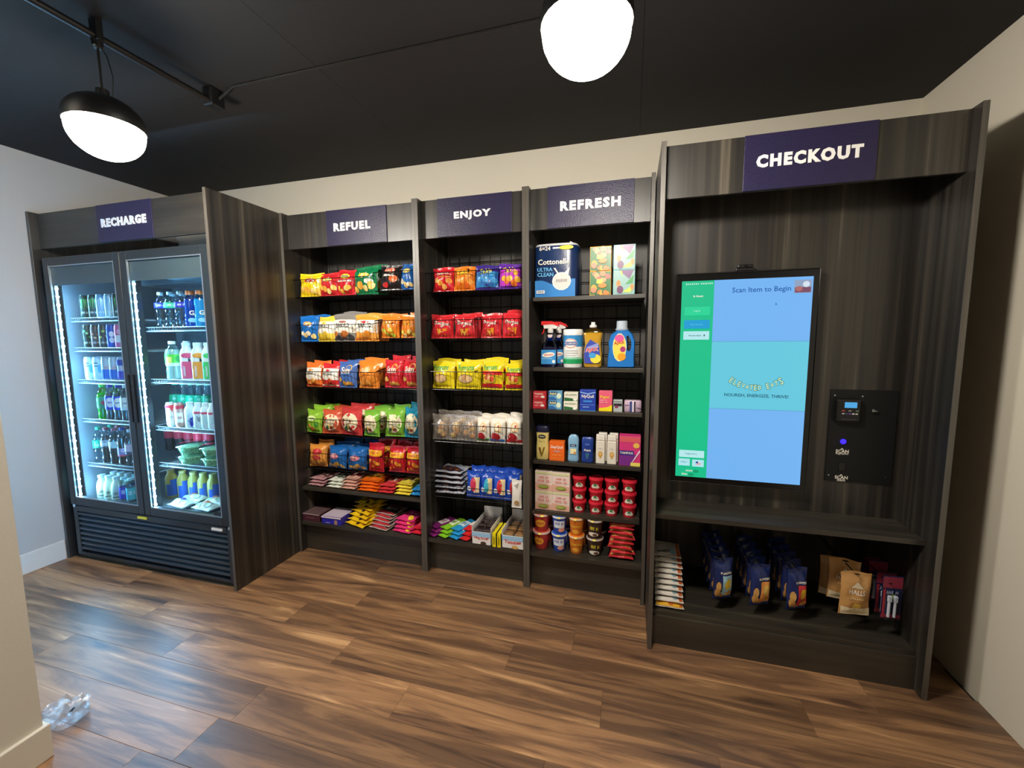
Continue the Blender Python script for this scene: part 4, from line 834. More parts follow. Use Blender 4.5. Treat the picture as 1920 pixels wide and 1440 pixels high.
# toiletries shelf
z4 = SZ[3]+.0005
x, z, w, h = pxr(1004, 1028, 798, 860, YS); q = w/2
t = thing('lotion_bottle', 'pale yellow lotion bottle with navy cap', 'bottle', (x, YS+.03, z4))
loft([(0, .9*q, .022, 0), (.006, 1.0*q, .026, 0), (h*.35, .98*q, .026, 0), (h*.6, .9*q, .025, 0), (h*.82, .98*q, .026, 0)], mat('#ecd886', .35)).build('bottle', t, smooth=True)
loft([(h*.82, .98*q, .026, 0), (h*.86, 1.0*q, .027, 0), (h*.95, 1.0*q, .027, 0), (h, .9*q, .022, 0)], mat('#191b3a', .35)).build('cap', t, smooth=True)
Art(w, h, flat_map(-.0262)).run([('e', 0, .7, .6, .06, K_), ('q', 0, .7, .8, .04, W_), ('q', 0, .56, 1.0, .03, '#8a7a3a'), ('p', [(-.5, .38), (-.2, .38), (.05, .16), (-.1, .12)], '#7a5a1a'), ('p', [(.5, .4), (.25, .38), (-.1, .14), (.05, .12)], '#8a6a20')]).build(t)
box_px('medicine_box', 'bright orange cold medicine box beside the yellow lotion', (1030, 1058, 826, 862), SZ[3], .05, '#ec6a1e', [('t', 'DayQuil', 0, .7, 1.6, W_), ('e', 0, .5, .5, .06, '#c88a7a'), ('r', -.95, .95, .12, .14, '#f0a03a'), ('q', 0, .3, 1.2, .06, '#f4b060')], 'medicine box')
def stick(name, label, rc, base, ops, rs=(.86, .97, 1, .92, .98, .8, .45), cat='deodorant', Y=YS, d=.019):
    x, z, w, h = pxr(*rc, Y); q = w/2; t = thing(name, label, cat, (x, Y+d+.005, z4)); k = rs
    loft([(0, k[0]*q, d*.8, 0), (.005, k[1]*q, d, 0), (h*.1, k[2]*q, d, 0), (h*.45, k[3]*q, d, 0), (h*.8, k[4]*q, d, 0), (h*.94, k[5]*q, d*.8, 0), (h, k[6]*q, d*.5, 0)], mat(base, .3)).build('body', t, smooth=True)
    Art(w, h, flat_map(-d-.0004)).run(ops).build(t)
    return t
stick('deodorant_stick', 'light blue deodorant stick with domed top', (1064, 1085, 815, 865), '#86b4d4', [('r', -.55, .55, .58, .66, '#1f3f6a'), ('q', 0, .62, .7, .04, W_), ('p', [(-.5, .3), (.5, .3), (.55, .5), (-.5, .5)], '#f0e4b0'), ('e', .3, .35, .2, .04, '#d88a3a')])
stick('deodorant_stick', 'dark blue deodorant stick beside the light blue one', (1090, 1112, 821, 868), '#1c3a8c', [('t', 'Aqua', 0, .5, 1.2, W_), ('q', 0, .74, .8, .08, '#6a8ae0'), ('p', [(-.3, .38), (.4, .4), (.1, .15), (-.2, .2)], '#3a6a8a')], (.95, 1, 1, .97, 1, .98, .85))
wx = []
for i, (rc, Y, nm) in enumerate((((1117, 1134, 827, 871), YS, 'white shampoo bottle, left in front row'), ((1138, 1156, 829, 873), YS, 'white shampoo bottle, right in front row'), ((1121, 1139, 821, 866), YS+.055, 'white shampoo bottle, left in back row'), ((1142, 1159, 826, 869), YS+.055, 'white shampoo bottle, right in back row'))):
    x, z, w, h = pxr(*rc, Y); h = .17
    if i == 0:
        t = thing('shampoo_bottle', nm, 'bottle', (x, Y+.02, z4), 'small white shampoo bottles')
        MB().box(-w/2, w/2, -.017, .017, 0, h*.8, mat('#e8e0d2', .35), .005).build('bottle', t)
        MB().box(-w/2+.001, w/2-.001, -.016, .016, h*.805, h, mat('#ebe5da', .35), .004).build('cap', t)
        Art(w, h, flat_map(-.0172)).run([('e', 0, .34, .48, .1, '#d8a24a'), ('p', [(-.45, .32), (.45, .32), (0, .18)], '#d8a24a'), ('e', 0, .35, .28, .05, '#e9c27a'), ('q', 0, .54, .9, .025, '#9a948a'), ('r', -.4, .4, .84, .85, '#c4bcae')]).build(t); s0 = t
    else: dup(s0, (x, Y+.02, z4), nm)
box_px('tampon_box', 'pink and purple tampon box at the right shelf end', (1161, 1201, 818, 874), SZ[3], .07, '#d83a7e', [('r', -.98, .98, .8, .98, '#e0606a'), ('p', [(-.98, .02), (.2, .02), (.6, .4), (-.98, .34)], '#7a2f8c'), ('r', -.98, .4, .36, .52, '#3a2f86'), ('t', 'TAMPAX', -.3, .44, 1.25, W_), ('p', [(.0, .02), (.12, .06), (.98, .5), (.9, .56)], '#f0d8e8'), ('e', .6, .7, .3, .09, '#f0c05a'), ('r', .1, .98, .01, .13, '#f0e06a')], 'box')
# fifth REFRESH shelf: cracker boxes and red tubs
CR = [('r', -.96, .96, .86, .95, '#d8dca0'), ('q', 0, .68, 1.1, .1, '#d86a6a'), ('q', 0, .52, 1.4, .12, '#e07a72'), ('e', 0, .22, .6, .09, '#8a9a3a'), ('e', -.1, .22, .45, .06, '#a8b45a'), ('p', [(-.98, .02), (.98, .02), (.98, .3), (-.98, .4)], '#e2b09a')]
CR = [CR[-1]]+CR[:-1]
for c, (xa, xb) in enumerate(((1003, 1035), (1036, 1067))):
    x, z, w, h = pxr(xa, xb, 884+4*c, 956+3*c, YS); h /= 2
    for r_ in range(2):
        l = 'pink and white cracker box, %s %s of the front four' % (('lower', 'upper')[r_], ('left', 'right')[c])
        if c == 0 and r_ == 0: cb = carton('cracker_box', l, 'cracker box', (x, YS+.03, SZ[4]+.0005), w, h, .05, '#ecd6cc', CR, 'pink cracker boxes', 0, '#c8b8a8')
        else: dup(cb, (x, YS+.03, SZ[4]+.0005+r_*(h+.0005)), l)
    carton('cracker_box', 'dark backed cracker box behind the %s front pair' % ('left', 'right')[c], 'cracker box', (x+.006, YS+.105, SZ[4]+.0005), w, h*2.12, .06, '#4a3a34', [], 'cracker boxes in the back row')
def tub(t, r, h, c, lid, ops, rim=1.0):
    pf = [(r*.74, 0), (r*.76, .003), (r*.92, h*.82), (r*.94, h*.84)]
    MB().lathe(pf, mat(c, .35), 24).build('tub', t, smooth=True)
    MB().lathe([(r*.95, h*.8), (r, h*.81), (r*1.0, h*.93), (r*.96, h), (r*.8, h), (r*.78, h-.003), (0, h-.003)], mat(lid, .35), 24, cap=False).build('lid', t, smooth=True)
    Art(2*r, h, cyl_map(profile_r(pf))).run(ops).build(t)
TUB = [('e', 0, .42, .42, .14, '#f0ead8'), ('e', -.25, .3, .3, .12, '#f0ead8'), ('e', .25, .3, .3, .12, '#f0ead8'), ('e', 0, .48, .22, .1, '#4a8a5a'), ('q', 0, .38, .5, .06, '#3a5a44')]
for c, (xa, xb, yt, yb) in enumerate(((1070, 1099, 897, 961), (1102, 1131, 899, 964), (1132, 1161, 902, 968), (1164, 1195, 905, 973))):
    x, z, w, h = pxr(xa, xb, yt, yb, YS); r = w/2*.94; hh = .073
    for k in range(3):
        l = 'red lidded snack tub, %s of the %s stack' % (('lowest', 'middle', 'top')[k], ordn(c, 4))
        loc = (x, YS+r+.004, SZ[4]+.0005+k*hh)
        if c == 0 and k == 0:
            tb = thing('snack_tub', l, 'tub', loc, 'stacked red tubs'); tub(tb, r, hh, '#c81f30', '#d8263a', TUB)
        else: dup(tb, loc, l, .1*math.sin(c*3+k))
# bottom REFRESH shelf: noodle and cereal cups
CUPS = [((995, 1029, 978, 1040), 'red', '#c43a34', '#d86a5a', '#f2d8c8', [('e', -.2, .5, .6, .22, '#f0b03a'), ('q', -.2, .5, .8, .14, '#c22f2c')]),
        ((1031, 1062, 982, 1044), 'blue', '#2a4fae', '#3a6ac8', '#e6e9f2', [('r', -.7, .7, .35, .75, '#e8ecf4'), ('q', 0, .6, 1.0, .16, '#2a4fae'), ('e', .3, .25, .4, .12, '#e09a8a')]),
        ((1063, 1095, 985, 1048), 'orange', '#e07a24', '#e8852a', '#f2d2b0', [('t', 'Cheerios', 0, .55, 1.6, '#f4c83a'), ('e', 0, .25, .4, .12, '#f0a83a')]),
        ((1097, 1131, 988, 1051), 'dark brown', '#3c2a26', '#4a3832', '#dccfc6', [('q', .1, .55, 1.0, .2, '#e8d83a'), ('e', 0, .22, .6, .12, '#e8dccb'), ('e', .2, .2, .25, .08, '#6a4a3a')])]
def cup(t, r, h, c, lid, rim, ops):
    pf = [(r*.7, 0), (r*.74, .003), (r*.93, h*.9)]
    MB().lathe(pf, mat(c, .4), 24).build('cup', t, smooth=True)
    MB().lathe([(r*.93, h*.88), (r, h*.89), (r*1.0, h*.97), (r*.95, h*.985)], mat(rim, .4), 24, cap=False).build('rim', t, smooth=True)
    MB().lathe([(r*.97, h*.985), (r*.96, h), (0, h)], mat(lid, .35), 24, cap=False).build('foil_lid', t, smooth=True)
    MB().add([(-r*.2, -r*.9, h), (r*.2, -r*.9, h), (r*.15, -r*1.25, h-.006), (-r*.15, -r*1.25, h-.006)], [(0, 1, 2, 3)], mat('#f0e070', .4)).build('pull_tab', t)
    Art(2*r, h, cyl_map(profile_r(pf))).run(ops).build(t)
for c, (rc, nm, base, lid, rim, ops) in enumerate(CUPS):
    x, z, w, h = pxr(*rc, -.40); r = w/2*.96; hh = .112
    for k in range(2):
        for b_ in range(2):
            l = '%s snack cup, %s%s of its stack' % (nm, ('lower', 'upper')[k], '' if not b_ else ' in the row behind')
            loc = (x+.012*b_, -.40+r+.002+b_*(2*r+.006), S7+.0005+k*hh)
            if k == 0 and b_ == 0: t0 = thing('snack_cup', l, 'cup', loc, 'stacked snack cups'); cup(t0, r, hh, base, lid, rim, ops)
            else: dup(t0, loc, l, (.25 if k else -.1)-.15*c)
a, b_ = A(1139, 1055, -.41), A(1189, 1055, -.41)
for k in range(8):
    l = 'red ramen noodle packet, %s in the stack beside the cups' % ('lowest', 'second lowest', 'third from bottom', 'fourth from bottom', 'fourth from top', 'third from top', 'second from top', 'topmost')[k]
    loc = ((a.x+b_.x)/2+.006*math.sin(k*1.9), -.32+.002*k, S7+.001+k*.028)
    if k == 0: rp = bag('noodle_packet', l, 'noodle packet', loc, (b_.x-a.x)*.95, .14, .03, '#c8303a', [('r', -.9, .9, .1, .3, '#f0b870'), ('q', 0, .6, 1.4, .2, '#f4dccb')], 'stacked noodle packets', 0, 0, None, True)
    else: dup(rp, loc, l, .09*math.sin(k*2.3))
# ------------------------------------------------------------------ checkout: screen, camera, card and scan panel
SX0, SX1, SZ0, SZ1, SY = .201, .816, .771, 1.815, -.55
mo = thing('touch_screen', 'tall black touch screen kiosk showing a green and blue menu', 'screen', ((SX0+SX1)/2, -.52, SZ0))
W('housing', mo, SX0+.05, SX1-.05, -.53, -.5005, SZ0+.08, SZ1-.08, BLK, .004)
W('bezel', mo, SX0, SX1, SY, -.528, SZ0, SZ1, mat('#0b0c0e', .15), .008)
wb(MB().tube([(SX0+.004, SY+.004, SZ0+.004), (SX1-.004, SY+.004, SZ0+.004), (SX1-.004, SY+.004, SZ1-.004), (SX0+.004, SY+.004, SZ1-.004)], .0045, mat('#4a4644', .35, .6), 6, True), 'edge_trim', mo)
dx0, dx1, dz0, dz1 = SX0+.03, SX1-.03, SZ0+.032, SZ1-.038
dw, dh = dx1-dx0, dz1-dz0; dc = (dx0+dx1)/2
_em = {}
def scr(c):
    if c in _em: return _em[c]
    m, nt, o = newmat('screen_'+c.strip('#')); p = nt.nodes.new('ShaderNodeBsdfPrincipled'); p.inputs['Base Color'].default_value = (.01, .01, .01, 1); p.inputs['Roughness'].default_value = .25
    p.inputs['Emission Color'].default_value = lin(c); p.inputs['Emission Strength'].default_value = SCREEN_E; nt.links.new(p.outputs[0], o.inputs[0]); _em[c] = m
    return m
disp = bpy.data.objects.new('display', None)
l = mo.location
ar = Art(dw, dh, lambda x, z, li: (dc+x-l.x, SY-.0002-(li-.0009)*.6-l.y, dz0+z-l.z), scr)
us = -.478          # edge of the green side bar
mid = (us+1)/2
ar.run([('r', -1, 1, 0, 1, '#74b6f6'), ('r', -1, us, 0, 1, '#0cc28c'), ('r', us, 1, .365, .7, '#66cbe2'), ('r', us, 1, .364, .3655, '#4a90b8'), ('r', us, 1, .6995, .701, '#4a90b8'),
 ('t', 'Scan Item to Begin', .245, .945, .88, '#1f5fa8', {'bold': .012}), ('r', .73, .98, .925, .985, '#8fa4c4'), ('r', .74, .97, .927, .952, '#7a4a64'), ('e', .8, .945, .05, .012, '#b06a6a'), ('e', .9, .965, .05, .014, '#d8e6f2'),
 ('q', -.83, .985, .22, .008, '#d8f4e6'), ('q', -.6, .985, .2, .008, '#d8f4e6'), ('t', '& Guest', -.73, .925, .16, W_), 
 ('r', -.945, -.53, .83, .873, '#1fd69a'), ('t', 'Log In', -.74, .852, .1, '#c8ffe6', {'bold': .0}), ('r', -.945, -.53, .765, .807, '#109fd8'), ('t', 'New Account', -.74, .786, .2, '#6adcf0', {'bold': 0}), ('r', -.95, -.53, .71, .752, '#b8ecf0'), ('t', 'Browse Items', -.76, .731, .2, '#1a5a6a'), ('r', -.62, -.6, .727, .735, '#1a4a6a'),
 ('r', -.95, -.53, .105, .142, '#b8ecf0'), ('t', 'Suggestions', -.75, .124, .2, '#1a6a7a', {'bold': 0}), ('r', -.955, -.765, .06, .097, '#b0e8f0'), ('t', 'Help ?', -.86, .079, .1, '#1a6a7a', {'bold': 0}), ('r', -.725, -.53, .058, .095, '#b0e8f0'),
 ('r', -.665, -.585, .066, .086, '#e0e4ea'), ('r', -.665, -.585, .069, .072, '#d06a6a'), ('r', -.665, -.585, .076, .079, '#d06a6a'), ('r', -.665, -.625, .076, .086, '#2a4a9a'),
 ('q', -.77, .035, .12, .009, W_), ('e', -.66, .034, .05, .008, '#0a9a6a'), ('q', -.85, .016, .1, .009, W_), ('e', -.74, .015, .05, .008, '#0a9a6a'),
 ('p', [(.46, .885), (.46, .868), (.475, .874), (.49, .87)], '#2a6ab0')])
for i, ch in enumerate('ELEVATED EATS'):
    if ch == ' ': continue
    k = (i-6)/6; an = k*.5; u = .225+.375*k; v = .48+.035*k*k
    ar.t(ch, u, v-.005, .068 if ch not in 'LEF' else .056, '#0f5a44', .05, an, 1.25); ar.t(ch, u, v-.005, .053 if ch not in 'LEF' else .043, '#d8f4c8', .01, an, 1.3)
ar.t('NOURISH, ENERGIZE, THRIVE!', .235, .435, .98, '#125a72', .02, -.012)
bpy.data.objects.remove(disp)
o = ar.b.build('display', mo); tag(o, 'lit display with green side bar and blue panels')
wc = thing('web_camera', 'small black camera standing on top of the touch screen', 'camera', (.508, -.53, SZ1+.0005))
MB().box(-.04, .04, -.012, .02, 0, .014, BLK, .003).build('foot', wc); MB().box(-.034, .034, -.016, .012, .014, .03, BLK, .005).build('camera_body', wc)
MB().tube([(0, -.0165, .022), (0, -.02, .022)], .006, mat('#101418', .1), 12).build('lens', wc)
cp = thing('card_scan_panel', 'black payment and scan panel to the right of the screen', 'scan panel', (1.033, -.503, .822))
PX0, PX1, PZ0, PZ1, PY = .903, 1.165, .822, 1.26, -.507
W('plate', cp, PX0, PX1, PY, -.5005, PZ0, PZ1, mat('#060709', .6), .001)
def pp(x, y): return A(x, y, PY)
t_ = pp(1584, 766); rx, rz = t_.x, t_.z
rd_ = W('card_reader', cp, rx-.045, rx+.055, PY-.03, PY-.0005, rz-.06, rz+.048, mat('#0d0e11', .35), .008)
def psub(n, mb, par=rd_):
    mb.v = [(x-cp.location.x, y-cp.location.y, z-cp.location.z) for x, y, z in mb.v]; return mb.build(n, par)
fy = PY-.0305
psub('reader_screen', MB().box(rx-.014, rx+.034, fy-.0008, fy, rz+.008, rz+.034, scr('#4aa8e4')))
for k, (c, dx) in enumerate((('#a83a3a', -.018), ('#8a8a8a', .008), ('#6a7a5a', .036))): psub('reader_button', MB().box(rx+dx-.006, rx+dx+.006, fy-.002, fy, rz-.009, rz-.003, mat(c, .4), .001))
for k in range(5): psub('card_mark', MB().box(rx-.022+k*.013, rx-.013+k*.013, fy-.0006, fy, rz-.022, rz-.017, mat(('#c8c8cc', '#4a4a8a', '#7a4ab0', '#e8e8ea', '#e8e8ea')[k], .4)))
psub('card_slot', MB().box(rx-.026, rx+.034, fy-.003, fy, rz-.05, rz-.042, mat('#2c2e32', .3), .001))
t_ = pp(1581, 828); fp = wb(MB().lathe([(.0125, 0), (.011, .004), (.006, .007), (0, .008)], mat('#2a1cf0', .2, emit=.9), 16), 'fingerprint_reader', cp)
for v in fp.data.vertices: x, y, z = v.co+cp.location; v.co = Vector((t_.x+x, PY-z, t_.z+y))-cp.location
t_ = pp(1578, 876); W('scan_window', cp, t_.x-.014, t_.x+.012, PY-.003, PY-.0002, t_.z-.018, t_.z+.022, mat('#020203', .1), .001)
t_ = pp(1637, 770); wb(MB().tube([(t_.x, PY, t_.z), (t_.x, PY-.004, t_.z)], .007, CHROME, 14).box(t_.x-.011, t_.x+.011, PY-.016, PY-.004, t_.z-.003, t_.z+.003, CHROME, .001), 'lock_key', cp)
for q in ((1565, 741), (1617, 743), (1553, 890), (1660, 895)): v = pp(*q); wb(MB().tube([(v.x, PY, v.z), (v.x, PY-.003, v.z)], .0035, CHROME, 8), 'screw', cp)
pa = Art(PX1-PX0, PZ1-PZ0, lambda x, z, li: ((PX0+PX1)/2+x-cp.location.x, PY-li*.4-cp.location.y, PZ0+z-cp.location.z), lambda c: mat(c, .4))
pw, ph = PX1-PX0, PZ1-PZ0
for (px, py), sm in (((1579, 846), 'fingerprint'), ((1577, 895), 'item')):
    v = pp(px, py); u = (v.x-(PX0+PX1)/2)/(pw/2); vv = (v.z-PZ0)/ph
    pa.t('SCAN', u, vv, .4, W_, .03); pa.t(sm, u, vv-.028, .39 if sm != 'item' else .25, W_, .015); pa.p([(u-.06, vv+.02), (u+.04, vv+.02), (u-.01, vv+.036)], W_)
pa.build(cp, 'printed_lettering')

# ------------------------------------------------------------------ checkout: goods on the bottom shelf and on hooks
ZB = .169
a, b_ = A(1226, 1143, -.7), A(1281, 1143, -.7)
for k in range(10):
    l = 'white protein bar, %s from the bottom of the checkout stack' % ('first', 'second', 'third', 'fourth', 'fifth', 'sixth', 'seventh', 'eighth', 'ninth', 'tenth')[k]
    loc = (.135+.075, -.625+.017*k, ZB+.001+k*.0205)
    qo = [('r', .7, .95, .05, .95, '#c4602c'), ('t', 'QUEST', -.3, .2, 1.0, '#3a3a3e', {'stretch': 1.2}), ('e', .4, .25, .22, .16, '#8fb8cc')]
    if k == 0: bag('protein_bar', l, 'snack bar', loc, .135, .16, .021, '#e6e0d6', [('r', -.95, .95, .02, .22, '#ecb63a'), ('e', .1, .12, .2, .06, '#c8702c')]+qo[:1], 'stacked protein bars', 0, 0, None, True)
    elif k == 1: qb = bag('protein_bar', l, 'snack bar', loc, .135, .16, .021, '#e6e0d6', qo, 'stacked protein bars', 0, 0, None, True)
    else: dup(qb, loc, l, .03*math.sin(k*2))
def hook(label, x, z, y0, y1):
    t = thing('peg_hook', label, 'hook', (x, y0, z), 'black peg hooks')
    wb(MB().tube([(x, y0, z), (x, y1+.02, z), (x, y1, z+.012)], .0025, WIRE, 6), 'prong', t); wb(MB().box(x-.014, x+.014, y0-.004, y0+.004, z-.02, z+.02, WIRE, .001), 'bracket', t)
PLN = lambda c1, c2: [('t', 'PLANTERS', .1, .7, 1.2, W_), ('r', -.35, .8, .1, .64, c1), ('e', .25, .42, .4, .14, c2), ('f', 4, .1, .24, ['#d8a860', '#b9803a'], .26, 3), ('e', -.7, .35, .2, .14, '#c89a58'), ('e', -.75, .2, .22, .12, '#b98a48')]
for i, (xp, yt, yb, c1, c2, nm) in enumerate(((1357, 1013, 1121, '#9cc8dc', '#f0d24a', 'pale blue'), (1427, 1038, 1133, '#e89a4a', '#f0c86a', 'orange'), (1496, 1040, 1141, '#c9323a', '#f0c03c', 'red'))):
    Y0 = -.64; top = A(xp, yt+22, Y0); bot = A(xp, yb, Y0); h = .2; x = top.x; zb = bot.z
    hook('black peg hook holding the %s labelled nut bags' % nm, x, zb+h-.012, -.21, Y0-.015)
    for k in range(5):
        l = 'navy nut bag with %s panel, %s on its hook' % (nm, ('front', 'second', 'third', 'fourth', 'rearmost')[k])
        loc = (x-.002*k, Y0+.07*k, zb+.003*k)
        if k == 0: t0 = bag('nut_bag', l, 'snack bag', loc, .1, h, .055, '#17285e', PLN(c1, c2), 'hanging nut bags', .42)
        else: dup(t0, loc, l, .42+.04*math.sin(k*3))
HL = [('t', 'HALLS', 0, .56, 1.1, W_, {'stretch': 1.2, 'rot': -.06}), ('p', [(-.4, .66), (.0, .8), (.45, .64)], '#e8dcc0'), ('q', 0, .42, .9, .05, '#e8cf9a'), ('e', .0, .24, .3, .07, '#d8b24a'), ('r', -.95, .95, .02, .2, '#d8c8a4'), ('e', 0, .945, .22, .018, '#2a2018')]
for k, (xa, xb, yt, yb, Y0, dz) in enumerate(((1572, 1634, 1072, 1152, -.66, 0), (1553, 1611, 1048, 1124, -.56, 0), (1540, 1590, 1037, 1118, -.47, 0))):
    x, z, w, h = pxr(xa, xb, yt, yb, Y0)
    l = ('gold cough drop bag, front one facing out', 'gold cough drop bag, middle of three', 'gold cough drop bag, rearmost of three')[k]
    if k == 0: hb = bag('cough_drop_bag', l, 'candy bag', (x, Y0, z), w, h, .03, '#c4945a', HL, 'hanging gold bags', .12); hz = z+h
    else: dup(hb, (x, Y0, z), l, -.15*k)
    hook('black peg hook of the %s gold bag' % ('front', 'middle', 'rear')[k], x, z+h*.945, -.21, Y0-.02)
TBX = [((1652, 1692, 1080, 1160), -.66, 'front'), ((1640, 1680, 1070, 1150), -.6, 'second'), ((1625, 1665, 1045, 1125), -.5, 'third'), ((1618, 1655, 1035, 1115), -.42, 'rearmost')]
for k, (rc, Y0, nm) in enumerate(TBX):
    x, z, w, h = pxr(*rc, Y0); l = 'navy carded toothbrush pack, %s on its hook' % nm
    if k == 0:
        tb = thing('toothbrush_card', l, 'toothbrush pack', (x, Y0, z), 'hanging toothbrush packs', .1)
        MB().box(-w/2, w/2, 0, .0015, 0, h, mat('#1c2450', .4)).build('card', tb)
        Art(w, h, flat_map(0)).run([('r', -.98, .98, .72, .98, '#8a2f44'), ('r', -.98, .98, .02, .1, '#a83244'), ('q', 0, .62, 1.2, .08, '#c8d0e8'), ('e', .1, .52, .3, .06, '#8fa83a'), ('r', -.95, -.7, .1, .7, '#b02f3c')]).build(tb)
        for dx in (-.35, .25): 
            q = MB().tube([(dx*w/2, -.008, .012), (dx*w/2, -.009, h*.45)], .0055, mat('#eceef2', .3), 8).box(dx*w/2-.007, dx*w/2+.007, -.016, -.004, h*.42, h*.56, mat('#dfe4ee', .4), .002).build('toothbrush', tb)
        MB().box(-w*.42, w*.42, -.022, -.0005, .006, h*.66, clear('#eef2f8', .04), .004).build('blister', tb); z0h = z
    else: dup(tb, (x, Y0, z), l, .1-.05*k)
hook('black peg hook holding the toothbrush packs', A(1668, 1090, -.66).x, A(1665, 1082, -.6).z, -.21, -.68)

# ------------------------------------------------------------------ drinks in the fridge
FI = 'drinks in the fridge'; YI = -.795
GL = clear('#dff0f4', .14); ALU = mat('#b9c4cc', .28, .7)
def claw(c): return [('p', [(-.5, .8), (-.25, .85), (-.35, .4)], c), ('p', [(-.1, .85), (.12, .85), (.0, .36)], c), ('p', [(.25, .85), (.5, .8), (.4, .42)], c), ('q', 0, .26, 1.0, .1, '#e8ece8')]
def can(base, ops, r=.027, h=.157): return ('can', r, h, mat(base, .3, .3), None, None, ops, None)
def bot(kind, r, h, body, cap, band, ops, bv=(.35, .62), fill=None): return (kind, r, h, body, cap, band, ops, bv, fill)
def put(desc, where, i, n, px, py, zs, sp, behind=1, Y=YI, cat='bottle'):
    x = A(px, py, Y).x; kind, r, h, body, cap, band, ops = sp[:7]; bv = sp[7] if len(sp) > 7 and sp[7] else (.35, .62); fl_ = sp[8] if len(sp) > 8 else None
    t = bottle('drink_can' if kind == 'can' else 'drink_bottle', '%s, %s on %s' % (desc, ordn(i, n), where), 'can' if kind == 'can' else cat, (x, Y, zs+.0065 if zs > .42 else zs), kind, r, h, body, cap, band, ops, FI, bandv=bv, fill=fl_)
    t.rotation_euler = (0, 0, .95)
    for k in range(behind): dup(t, (x, Y+(2*r+.006)*(k+1), t.location.z), '%s behind the %s, %s' % (desc, ordn(i, n), where), 1.1)
wL = ['top left fridge shelf', 'second left fridge shelf', 'third left fridge shelf', 'fourth left fridge shelf', 'fifth left fridge shelf', 'left fridge floor']
wR = ['top right fridge shelf', 'second right fridge shelf', 'third right fridge shelf', 'fourth right fridge shelf', 'right fridge floor']
def rowput(items, where, xs, py, zs, behind=1, Y=YI):
    for i, ((d, sp), px) in enumerate(zip(items, xs)): put(d, where, i, len(items), px, py, zs, sp, behind, Y)
rowput([('dark can with green claw mark', can('#3c4a44', claw('#5ad06a'))), ('dark can with green claw mark', can('#3c4a44', claw('#5ad06a'))), ('silver blue can with claw mark', can('#9fc4e4', claw('#e8f4ff'))), ('pale blue can with claw mark', can('#b4d8f0', claw('#5aa0d8'))), ('dark can with green claw mark', can('#3c4a44', claw('#5ad06a')))], wL[0], (159, 175, 190, 206, 221), 575, LZ[0])
rowput([('dark energy can with green print', can('#39443f', [('f', 3, .45, .75, ['#5ac06a', '#a8e0a0'], .3, 2), ('q', 0, .25, 1, .1, '#c8e8d0')])), ('dark energy can with peach print', can('#5a4a4a', [('f', 3, .45, .75, ['#e88a6a', '#f0b890'], .3, 3), ('q', 0, .25, 1, .1, '#e8d8d0')])), ('dark energy can with yellow print', can('#4a4a46', [('f', 3, .45, .75, ['#d8d86a', '#a8c85a'], .3, 4), ('q', 0, .25, 1, .1, '#e8e8d0')])), ('blue can with white circles', can('#1f4fb8', [('e', 0, .6, .5, .12, '#d8e0f0'), ('e', 0, .35, .5, .12, '#c8d4ec')])), ('pink and white can', can('#d86a9a', [('r', -.9, .9, .25, .55, '#ece4ee'), ('e', 0, .7, .5, .1, '#f0a8c0')]))], wL[1], (164, 180, 195, 210, 225), 630, LZ[1])
rowput([('silver can with blue spots', can('#c4d8e4', [('r', -.7, .1, .72, .76, '#1f2f4a'), ('r', -.7, .1, .6, .64, '#2a4a6a'), ('e', .4, .5, .4, .2, '#5aa8d8')])), ('silver can with blue spots', can('#c4d8e4', [('r', -.7, .1, .72, .76, '#1f2f4a'), ('r', -.7, .1, .6, .64, '#2a4a6a'), ('e', .4, .5, .4, .2, '#5aa8d8')])), ('silver and blue slim can', can('#b4bcc4', [('r', -1.4, 1.4, .08, .48, '#1f5fc8'), ('e', 0, .55, .4, .08, '#c8a0a8')])), ('silver and blue slim can', can('#b4bcc4', [('r', -1.4, 1.4, .08, .48, '#1f5fc8'), ('e', 0, .55, .4, .08, '#c8a0a8')])), ('violet and blue slim can', can('#a8b0d0', [('r', -1.4, 1.4, .08, .42, '#4a3fc0'), ('r', -1.4, 1.4, .66, .9, '#2f2f9a'), ('e', 0, .55, .4, .08, '#d8b0c0')]))], wL[2], (168, 184, 200, 215, 230), 690, LZ[2])
PEP = [('e', -.1, .5, .75, .14, W_), ('p', [(-.75, .52), (.55, .52), (.4, .58), (-.1, .62), (-.6, .58)], '#d8404c'), ('p', [(-.75, .47), (.55, .47), (.4, .42), (-.1, .38), (-.6, .42)], '#2033a0'), ('t', 'PEPSI', -.1, .495, 1.0, '#1c2a8c')]
rowput([('green soda bottle', bot('soda', .034, .24, clear('#60d860', .12), '#4ad85a', '#1f9a5a', [('p', [(-.7, .4), (.6, .56), (.5, .46), (-.6, .3)], '#c8e8d0'), ('e', .1, .48, .4, .06, '#c23a2c')], (.32, .64), '#3ec83a')), ('blue label cola bottle', bot('soda', .034, .24, GL, '#2a2fa0', '#1b2bb8', PEP, (.3, .68), '#2a1a16')), ('blue label cola bottle', bot('soda', .034, .24, GL, '#2a2fa0', '#1b2bb8', PEP, (.3, .68), '#2a1a16')), ('pale label diet cola bottle', bot('soda', .034, .24, GL, '#c8ccd0', '#d0dce4', PEP, (.3, .66), '#33241f'))], wL[3], (194, 209, 224, 238), 755, LZ[3])
